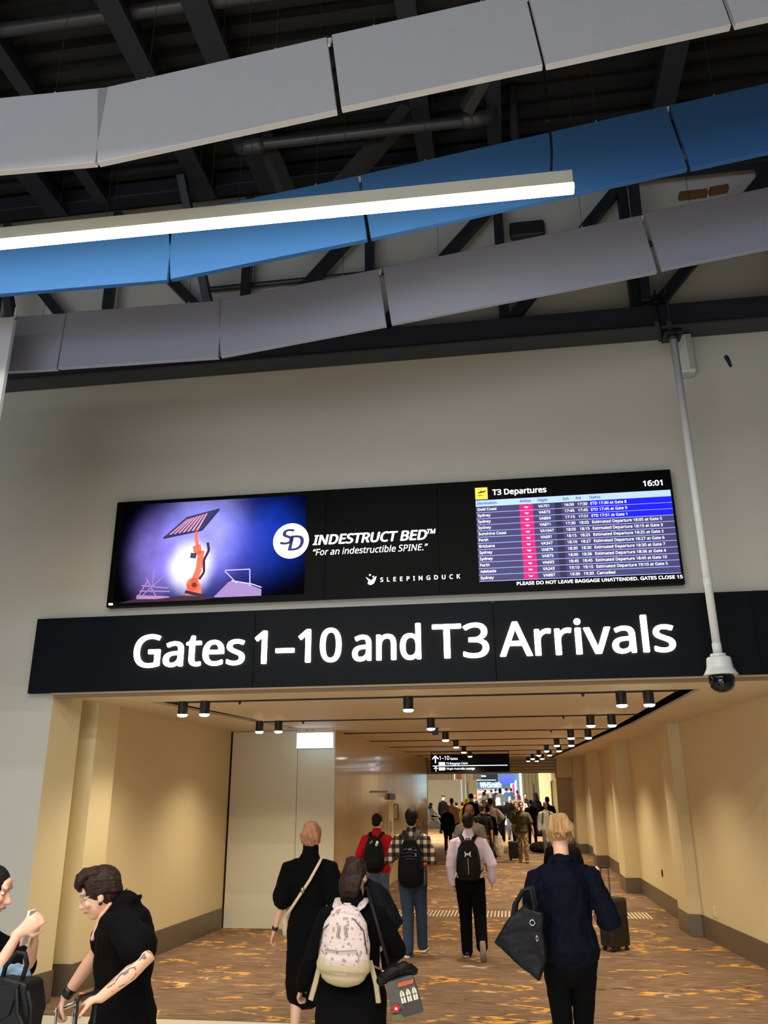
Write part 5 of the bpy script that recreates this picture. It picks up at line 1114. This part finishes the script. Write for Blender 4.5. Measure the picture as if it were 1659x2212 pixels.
# 5 man in red shirt
Y5 = 13.4; x5 = at(814, 1850, Y5).x
f5 = Fig('person in red polo shirt and jeans with a black backpack by the hoarding', x5, Y5, hz(815, 1760, Y5), heading=-4, build=1.12, vox=.011, turn=(-18, 2, 0), arms={1: ((at(846, 1852, Y5-.05), at(841, 1884, Y5+.1)), 0.), -1: ((at(778, 1848, Y5), at(782, 1866, Y5+.25)), 0.)}, legs={1: ((.11, .10, .085), 0), -1: ((-.10, -.15, .10), -14)})
f5.body(curl=(.6, .5)); f5.hair('short', HK); f5.top(cloth('red', (160, 20, 28)), hem=.96, sleeve=.85, ease=.026, collar=.35, sl_ease=.024); f5.trousers(cloth('pale_denim', (84, 100, 116), var=.2, vscale=9), ease=.016); f5.shoes(BLK, SOLE)
def ex5(s, mk, c, w, d, h0, h1):
    mk('reflective_tab', MB().box(c(h0+(h1-h0)*.84, .48)+V((.045, -.012, -.045)), c(h0+(h1-h0)*.84, .48)+V((.082, -.004, .03)), Matrix.Rotation(.35, 3, 'Y')), mat('tab_white', (226, 220, 210), .5, emit=.0), remesh=0)
    mk('reflective_tab', MB().box(c(h0+(h1-h0)*.86, .48)+V((-.04, -.010, -.03)), c(h0+(h1-h0)*.86, .48)+V((-.015, -.004, .03)), Matrix.Rotation(.75, 3, 'Y')), mat('tab_grey', (120, 122, 124), .5), remesh=0)
backpack(f5, 'black backpack with two pale reflective tabs on the red polo shirt', cloth('pack_black', (17, 20, 20), rough=.7), w=.168, h0=.94, h1=1.42, d=.12, y0=-.135, extra=ex5)

# 6 man in plaid shirt
Y6 = 11.9; x6 = at(890, 1850, Y6).x
f6 = Fig('person in black and cream plaid shirt and dark jeans with a black backpack, walking away', x6, Y6, hz(888, 1750, Y6), heading=-1, build=1.0, vox=.010, arms={1: ((at(930, 1850, Y6-.02), at(912, 1832, Y6+.25)), 0.), -1: ((at(845, 1850, Y6-.02), at(866, 1832, Y6+.25)), 0.)}, legs={-1: ((-.055, -.08, .085), 0), 1: ((.09, .24, .085), 2)})
f6.body(curl=(1.0, 1.0)); f6.hair('thick', HK); f6.top(plaid(), hem=.90, sleeve=1.95, ease=.02, collar=.3, sl_ease=.026); f6.trousers(JEAN2, ease=.022); f6.shoes(mat('shoe_navy', (26, 28, 38), .6), SOLE)
def ex6(s, mk, c, w, d, h0, h1):
    for i, z in enumerate((.80, .74, .66, .60)): mk('zip_line', MB().tube([c(h0+(h1-h0)*z, .62)+V((-w*.62, .025, -.012)), c(h0+(h1-h0)*z, .62)+V((0, .0, 0)), c(h0+(h1-h0)*z, .62)+V((w*.62, .025, -.012))], [.004], 6), mat('zip_shine', (86, 84, 84), .3, metal=.5), remesh=0)
    mk('blue_tag', MB().box(c(h0+(h1-h0)*.80, .66)+V((-.07, -.012, -.01)), c(h0+(h1-h0)*.80, .66)+V((-.02, -.004, .015))), mat('tag_blue', (28, 40, 110), .5), remesh=0)
    mk('white_clip', MB().tube([c(h0+(h1-h0)*.82, .66)+V((-.005, -.012, 0)), c(h0+(h1-h0)*.80, .66)+V((.02, -.012, -.004)), c(h0+(h1-h0)*.83, .66)+V((.028, -.012, .004))], [.004], 6), mat('clip_white', (220, 222, 228), .4), remesh=0)
    mk('blue_badge', MB().ell(c(h0+(h1-h0)*.68, .66)+V((.085, .012, 0)), (.014, .006, .018)), mat('badge_blue', (90, 110, 190), .4), remesh=0)
backpack(f6, 'tall black backpack with grey zips and a blue tag on the plaid shirt', cloth('pack_black', (17, 20, 20)), mat('strap_charcoal', (52, 46, 40), .9), w=.165, h0=.84, h1=1.38, d=.13, y0=-.12, extra=ex6, strapw=.040)
t, mk = worn(f6, 'water_bottle', 'dark water bottle with red cap in the side pocket of the tall black backpack', 'bottle', (.185, -.15, .86))
mk('bottle', MB().lathe([(.03, -.04), (.032, 0), (.032, .16), (.026, .185), (.020, .20)], (.185, -.15, .86), 16), mat('bottle_dark', (40, 44, 48), .15), remesh=0); mk('cap', MB().lathe([(.023, .20), (.023, .24), (.018, .245)], (.185, -.15, .86), 16), mat('bottle_cap_red', (190, 40, 36), .4), remesh=0)

# 7 man in lilac shirt
Y7 = 11.85; x7 = at(1013, 1850, Y7).x
f7 = Fig('person in pale lilac shirt with a black backpack, one heel lifted', x7, Y7, hz(1010, 1759, Y7), heading=0, build=1.06, vox=.010, turn=(8, 0, 0), shw=1.05, arms={-1: ((at(974, 1866, Y7-.05), at(979, 1910, Y7+.05)), 0.), 1: ((at(1062, 1866, Y7-.05), at(1063, 1905, Y7+.1)), 0.)}, legs={-1: ((-.07, .06, .085), 0), 1: ((.14, -.30, .20), -68)})
f7.body(curl=(.55, .55)); f7.hair('short', hairm('brown_black', (38, 26, 20))); f7.top(cloth('lilac', (224, 202, 212), rough=.75), hem=.96, sleeve=1.93, ease=.020, collar=.35, sl_ease=.024, puff=.016); f7.trousers(BLK, ease=.026, top=1.01); f7.shoes(mat('shoe_black', (22, 20, 20), .5), mat('sole_tan', (150, 134, 110), .7))
def ex7(s, mk, c, w, d, h0, h1):
    W_ = mat('logo_white', (236, 232, 224), .5); z0 = h0+(h1-h0)*.66; q = c(z0, .66)
    for sg in (-1, 1): mk('emblem', MB().tube([q+V((-.036, -.012, sg*.026)), q+V((-.027, -.020, sg*.004)), q+V((-.012, -.024, -sg*.007)), q+V((.012, -.024, -sg*.007)), q+V((.027, -.020, sg*.004)), q+V((.036, -.012, sg*.026))], [.007, .008, .004, .004, .008, .007], 8), W_, remesh=0)
    mk('light_stripe', MB().tube([c(z0-.05, .66)+V((0, -.022, 0)), c(z0-.16, .68)+V((.004, -.022, 0)), c(h0+.07, .62)+V((.006, -.024, 0))], [(.004, .002)]*3, 6), mat('stripe_grey', (170, 168, 164), .5), remesh=0)
backpack(f7, 'black backpack with a small white emblem on the lilac shirt', cloth('pack_brownblack', (26, 24, 22), rough=.65), w=.165, h0=.95, h1=1.42, d=.12, y0=-.13, extra=ex7)

# 8 woman in navy blouse, black tote
Y8 = 6.2; x8 = at(1222, 1960, Y8).x
f8 = Fig('person in loose navy blouse and black leggings with messy blond hair', x8, Y8, hz(1228, 1766, Y8), heading=2, fem=True, build=1.0, vox=.0075, turn=(-4, 8, -4), lean=2, shw=1.08,
         arms={-1: ((at(1152, 1950, Y8-.02), at(1156, 2016, Y8+.1)), 0.), 1: ((at(1296, 1938, Y8), at(1306, 1985, Y8+.22)), 0.)}, legs={-1: ((-.04, -.05, .085), 0), 1: ((.05, .16, .085), 0)})
f8.body(curl=(1.1, 1.0)); f8.hair('messy', HBL)
NAVY = cloth('navy', (9, 12, 24), bscale=150, rough=.8); f8.top(NAVY, hem=.96, sleeve=1.9, ease=.026, name='blouse', flare=.012, sl_ease=.028, puff=.034)
f8.mk('collar', MB().tube([f8.up((-.075, .03, 1.475)), f8.up((-.06, -.06, 1.49)), f8.up((0, -.085, 1.485)), f8.up((.06, -.06, 1.49)), f8.up((.075, .03, 1.475))], [(.010, .018)]*5, 10, (0, 0, 1)), NAVY, remesh=0)
f8.trousers(cloth('leggings', (9, 9, 10), bump=.1), ease=.004, name='leggings'); f8.shoes(BLK, SOLE)
f8.mk('glasses', MB().tube([f8.H((.076, -.01, .02)), f8.H((.072, .07, .02))], [.003], 6).tube([f8.H((.072, .078, .02)), f8.H((.05, .092, .0))], [.004], 6), mat('glasses_dark', (40, 24, 20), .3), remesh=0)
P = at(1128, 2025, Y8-.19); t = thing('tote_bag', 'large slouching black tote hanging from the left arm of the navy blouse wearer', 'bag', P); t.rotation_euler = (0, math.radians(0), math.radians(-10))
obj('bag_body', MB().flat([(-.175, -.03), (.0, -.175), (.10, -.235), (.155, -.12), (.155, .16), (.03, .19), (-.06, .125)], -.07, .07), LB, t, remesh=.009, smooth_it=6, puff=.03, psize=.12)
for y in (-.06, .05): obj('handle', MB().tube([(-.05, y, .10), (-.03, y, .20), (.03, y, .285), (.08, y, .30), (.10, y, .20), (.09, y, .12)], [(.012, .006)]*6, 8), LB, t, smooth=True)
obj('ring', MB().tube([(.085+.016*math.cos(a), -.082, .10+.016*math.sin(a)) for a in [2*PI*i/14 for i in range(15)]], [.0035], 6, cap=False), mat('chrome', (214, 212, 208)), t, smooth=True)
obj('ring', MB().tube([(.11+.006*math.cos(a), -.082, .01+.016*math.sin(a)) for a in [2*PI*i/14 for i in range(15)]], [.0035], 6, cap=False), mat('chrome', (214, 212, 208)), t, smooth=True)
obj('seam', MB().tube([(-.12, -.078, .02), (.0, -.082, .06), (.13, -.08, .06)], [.003], 6), LB, t, smooth=True)

# someone hidden ahead of her, with a ribbed suitcase
Yh = 12.3; xh = at(1216, 1850, Yh).x
fh = Fig('person in black hooded jacket almost hidden ahead of the navy blouse, pulling the ribbed suitcase', xh, Yh, 1.58, heading=0, build=1.12, vox=.014, arms={1: ((at(1258, 1890, 12.3), at(1286, 1880, 12.45)), 0.)})
fh.body(curl=(1, .5)); fh.hair('short', HK); fh.top(cloth('black_coat', (9, 9, 10)), sleeve=1.9, ease=.03, collar=.5); fh.trousers(BLK); fh.shoes(BLK)
suitcase(at(1328, 2020, 12.6).x, 12.6, 'black ribbed cabin suitcase rolling right of the navy blouse', mat('case_brown_black', (42, 34, 28), .38), rz=38, w=.34, d=.24, h=.60, handle=1.02, z=0)

# ------------------------------------------------------------------ the crowd deep in the corridor
def far(label, px, py, Y, heading, topm, botm, hk, hm, sk='fair', fem=False, build=1.0, sleeve=.8, legs=None, arms=None, hem=.9, kind='trousers', flare=0, shoe=None, face=False, lean=0, fx=None, collar=0, turn=(0, 0, 0)):
    v = max(.012, .0004*Y)
    f = Fig(label, at(px, py+20, Y).x, Y, hz(px, py, Y), heading=heading, fem=fem, build=build, vox=v, legs=legs or {1: ((.09, .13, .085), 0), -1: ((-.09, -.14, .10), -12)}, arms=arms, sk=sk, lean=lean, turn=turn)
    f.body(face=face); f.hair(hk, hm)
    if face: f.eyes()
    f.top(topm, hem=hem, sleeve=sleeve, ease=.018, flare=flare, collar=collar, sl_ease=.024)
    if botm: f.trousers(botm, ease=.014)
    f.shoes(shoe or BLK)
    return f
C = cloth
W2 = {1: ((.10, .26, .085), 6), -1: ((-.09, -.22, .13), -24)}
g1 = far('person with ginger hair, black jacket and loose olive trousers in the crowd, small black backpack', 967, 1740, 30.5, 0, C('black_jacket', (9, 9, 10)), C('olive', (58, 56, 36)), 'bob', HGI, fem=True, sleeve=1.9, hem=.80, shoe=WSH, build=1.1)
backpack(g1, 'small black backpack of the ginger-haired person', C('pack_black', (17, 20, 20)), w=.13, h0=1.0, h1=1.38, d=.09, y0=-.13)
far('person in pale pink shirt with cropped hair, in the crowd behind the ginger hair', 976, 1725, 34, 0, C('pink', (236, 196, 178)), BLK, 'short', HBR, sk='tan', sleeve=1.8, build=1.08)
far('person in black with a black cap standing by the pale partition', 957, 1718, 44, -35, C('black_jacket', (9, 9, 10)), BLK, 'cap', mat('cap_black', (9, 9, 10), .8), sleeve=1.9)
far('short person with black hair in dark clothes, right of the pink shirt', 986, 1732, 37, 0, C('black_jacket', (9, 9, 10)), BLK, 'short', HK, sleeve=1.9)
far('person in bright yellow hooded safety jacket in the crowd', 1008, 1727, 35, 0, C('hivis', (226, 230, 30), emit=0), C('navy_trs', (26, 30, 44)), 'hood', C('hivis', (226, 230, 30)), sleeve=1.9)
far('person in red top just left of the yellow safety jacket', 999, 1732, 38, 0, C('red2', (190, 44, 40)), BLK, 'short', HK, sk='brown', sleeve=.8)
far('broad bald person in grey T-shirt just ahead of the lilac shirt', 1014, 1740, 15.6, 0, C('grey_tee', (112, 104, 96)), C('dark_trs', (34, 32, 34)), 'short', hairm('shaved', (120, 84, 66)), sk='tan', build=1.2, sleeve=.85)
far('tall person in black with dark bun, in the middle of the crowd', 1018, 1715, 31, 0, C('black_jacket', (9, 9, 10)), BLK, 'bun', HK, build=1.15, sleeve=1.9)
far('bald person in charcoal T-shirt beyond the dark bun', 1026, 1718, 42, 0, C('charcoal_tee', (64, 62, 66)), BLK, 'short', hairm('shaved', (120, 84, 66)), build=1.1)
far('person in dark clothes with red collar, beyond the grey backpack wearer', 1030, 1729, 38, 0, C('red2', (190, 44, 40)), BLK, 'short', HK, sk='brown')
g2 = far('person with short brown hair and khaki trousers carrying a dark grey backpack', 1041, 1738, 23.5, 0, C('charcoal_shirt', (42, 42, 46)), C('khaki', (136, 104, 50)), 'short', HBR, sleeve=.8, build=1.08)
backpack(g2, 'dark grey backpack of the person in khaki trousers', C('pack_grey', (40, 40, 44)), w=.16, h0=.92, h1=1.42, d=.11, y0=-.12)
g3 = far('person in taupe shirt with both hands on the hips, walking away', 1060, 1725, 28.5, 0, C('taupe', (176, 162, 146)), C('dark_trs', (34, 32, 34)), 'short', HK, sk='brown', sleeve=.95, build=1.1, arms={1: ((.20, -.02, 1.0), (1, -.5, 0)), -1: ((-.20, -.02, 1.0), (-1, -.5, 0))})
far('person in black with dark jeans, beside the taupe shirt', 1054, 1742, 26.2, 0, C('black_tee', (9, 9, 10)), JEAN2, 'short', HK, sleeve=1.8, build=1.05)
far('person wearing a cream sun hat in the crowd', 1046, 1729, 31.5, 0, C('tan_top', (120, 92, 62)), BLK, 'sunhat', mat('hat_cream', (236, 222, 190), .8), fem=True)
g4 = far('person in white headscarf and black robe', 1077, 1724, 37, 0, C('black_robe', (18, 16, 18)), None, 'scarf', mat('scarf_white', (236, 232, 226), .8), fem=True, hem=.12, flare=.03, sleeve=1.9, build=1.05)
far('person with white hair deep in the crowd, left of the headscarf', 1060, 1713, 48, 0, C('dark_top', (40, 36, 40)), BLK, 'bob', HG, fem=True)
far('person in pale green top deep in the crowd', 1046, 1711, 52, 0, C('green_top', (150, 178, 150)), JEAN2, 'short', HK, fem=True)
far('person in black with dark hair beyond the sun hat', 1051, 1721, 44, 0, C('black_tee', (9, 9, 10)), BLK, 'short', HBR)
g5 = far('person in black T-shirt and jeans walking towards the camera', 1102, 1721, 38, 180, C('black_tee', (9, 9, 10)), JEAN, 'short', hairm('shaved', (120, 84, 66)), sleeve=.8, face=True, legs=W2, build=1.05)
far('person with long fair hair behind the olive T-shirt', 1115, 1732, 30.5, 176, C('olive_dk', (60, 56, 44)), BLK, 'long', HBL, fem=True, face=True)
g6 = far('person in olive T-shirt and camouflage trousers walking towards the camera', 1126, 1733, 26.8, 178, C('olive_tee', (84, 82, 56)), camo(), 'short', HK, sk='tan', sleeve=.85, face=True, build=1.12, shoe=mat('boot_tan', (140, 108, 70), .8), arms={-1: ((-.34, .10, .86), (-1, -1, 0)), 1: ((.26, -.10, .90), (1, -1, 0))}, legs={1: ((.10, -.16, .10), -10), -1: ((-.10, .20, .085), 4)})
suitcase(at(1113, 1850, 27.6).x, 27.6, 'small black suitcase pulled by the olive T-shirt wearer', mat('case_black', (18, 18, 20)), rz=5, w=.38, d=.22, h=.50, handle=.98)
g7 = far('person in dark navy uniform standing with arms folded, back turned', 1147, 1728, 35.5, 0, C('uniform', (28, 28, 40)), C('uniform', (28, 28, 40)), 'short', HK, sk='tan', build=1.1, sleeve=.8, arms={1: ((.05, .22, 1.15), (1, -.3, -.4)), -1: ((-.05, .22, 1.15), (-1, -.3, -.4))}, legs={1: ((.13, 0, .085), 0), -1: ((-.13, 0, .085), 0)})
far('figure in black hood and robe beside the slim black post', 1158, 1714, 41.5, 20, C('black_robe', (18, 16, 18)), None, 'hood', C('black_robe', (18, 16, 18)), fem=True, hem=.1, flare=.05, sleeve=1.9)
g8 = far('person in grey sweater and grey jeans facing the camera', 1179, 1733, 28.5, 182, C('grey_sweater', (176, 172, 158)), C('grey_jeans', (94, 98, 98)), 'short', HBR, sk='brown', sleeve=1.9, face=True, build=1.12, shoe=WSH)
for sd in (-1, 1):
    t_ = None
t, mk = worn(g8, 'shoulder_straps', 'two dark backpack straps over the grey sweater', 'backpack', (0, -.1, 1.1))
for sd in (-1, 1): mk('strap', MB().tube([(sd*.10, -.12, 1.35), (sd*.10, -.02, 1.475), (sd*.11, .10, 1.42), (sd*.125, .150, 1.28), (sd*.15, .12, 1.08)], [(.022, .009)]*5, 8, (0, .4, 1)), mat('strap_charcoal', (52, 46, 40)), remesh=0)
mk('bag_body', MB().tube([(0, -.2, .98), (0, -.21, 1.2), (0, -.19, 1.38)], [(.13, .07), (.14, .09), (.10, .06)], 16, (0, 1, 0)), C('pack_black', (17, 20, 20)))
far('person in black jacket behind the grey sweater, back turned', 1183, 1722, 33.2, 0, C('black_jacket', (9, 9, 10)), BLK, 'short', HK, sk='brown', build=1.15, sleeve=1.9)
o = obj('duffel_bag', MB().tube([(-.22, 0, .18), (-.1, .0, .19), (.1, 0, .19), (.22, 0, .18)], [.15, .18, .18, .15], 16), C('duffel', (30, 28, 32)), remesh=.02, puff=.02); o.location = (at(1166, 1815, 30.6).x, 30.6, fz(30.6)); tag(o, 'round black duffel bag on the floor beside the grey sweater wearer', 'bag')
t, mk = worn(g3, 'carrier_bag', 'long white carrier bag hanging in the crowd beside the taupe shirt', 'bag', (.2, .05, .25))
mk('bag_body', MB().tube([(.22, -.28, .12), (.21, -.28, .35), (.19, -.28, .62), (.18, -.28, .80)], [(.11, .08), (.17, .10), (.12, .07), (.03, .02)], 14, (0, 1, 0)), mat('bag_white', (222, 212, 184), .6, bump=.4, bscale=30), puff=.03)
# silhouettes near the bright shop
for i, (px, py, Y, h_, tc_, lab) in enumerate(((1062, 1706, 68, 'short', (40, 38, 44), 'dark-clad person near the shop, leftmost of the far group'), (1071, 1704, 72, 'short', (30, 28, 34), 'dark-clad person near the shop, second of the far group'), (1081, 1703, 58, 'bob', (216, 214, 220), 'person in white top with black hair before the bright shop'), (1095, 1703, 74, 'short', (70, 96, 130), 'person in blue top standing before the bright shop'), (1105, 1703, 78, 'short', (110, 150, 176), 'person in pale blue top right of the blue one'), (1118, 1707, 70, 'long', (96, 30, 50), 'person in dark red at the right edge of the shop'), (1049, 1706, 76, 'short', (80, 110, 130), 'slim person at the left edge of the bright shop'), (1130, 1722, 44, 'bob', (180, 176, 170), 'person with pale hair beyond the olive T-shirt'), (1136, 1714, 47, 'bun', (50, 40, 48), 'person with dark bun facing the camera right of the shop'), (1116, 1714, 46, 'short', (120, 116, 112), 'grey-haired person beyond the black T-shirt'))):
    far(lab, px, py, Y, 0 if i != 8 else 180, C('far_%d' % i, tc_), BLK, h_, HG if i in (7, 9) else HK, fem=h_ in ('bob', 'long', 'bun'), sleeve=1.8 if i % 2 else .8, face=(i == 8))
# seated person in a shell chair
Ys = 52.5; xs_ = at(941, 1770, Ys).x
t = thing('shell_chair', 'grey sculpted lounge chair on a pyramid foot before the pale partition', 'chair', (xs_, Ys, fz(Ys))); GC = mat('chair_grey', (150, 150, 152), .4)
obj('seat_shell', MB().tube([(-.55, 0, 1.02), (-.48, 0, .72), (-.25, 0, .48), (.15, 0, .50), (.48, 0, .62)], [(.28, .05)]*5, 14, (0, 0, 1)), GC, t, remesh=.02)
obj('base', MB().add([(-.55, -.3, 0), (.38, -.3, 0), (.38, .3, 0), (-.55, .3, 0), (-.12, -.1, .42), (.02, -.1, .42), (.02, .1, .42), (-.12, .1, .42)], [(0, 3, 2, 1), (4, 5, 6, 7), (0, 1, 5, 4), (1, 2, 6, 5), (2, 3, 7, 6), (3, 0, 4, 7)]), mat('chair_base', (90, 88, 88), .5), t, bevel=.01)
fs = Fig('seated person in grey with dark hood in the shell chair by the partition', xs_-.20, Ys, 1.62, heading=-90, fem=True, vox=.022, lean=-8, seated=True, arms={1: ((.12, .40, .98), (0, -1, -.5)), -1: ((-.12, .40, .98), (0, -1, -.5))}, legs={1: ((.10, .62, .55), 20), -1: ((-.10, .60, .52), 20)})
fs.root.location.z -= .30; fs.body(); fs.hair('hood', C('hood_dark', (46, 40, 44))); fs.top(C('grey_hoodie', (120, 120, 124)), sleeve=1.9); fs.trousers(BLK); fs.shoes(WSH)
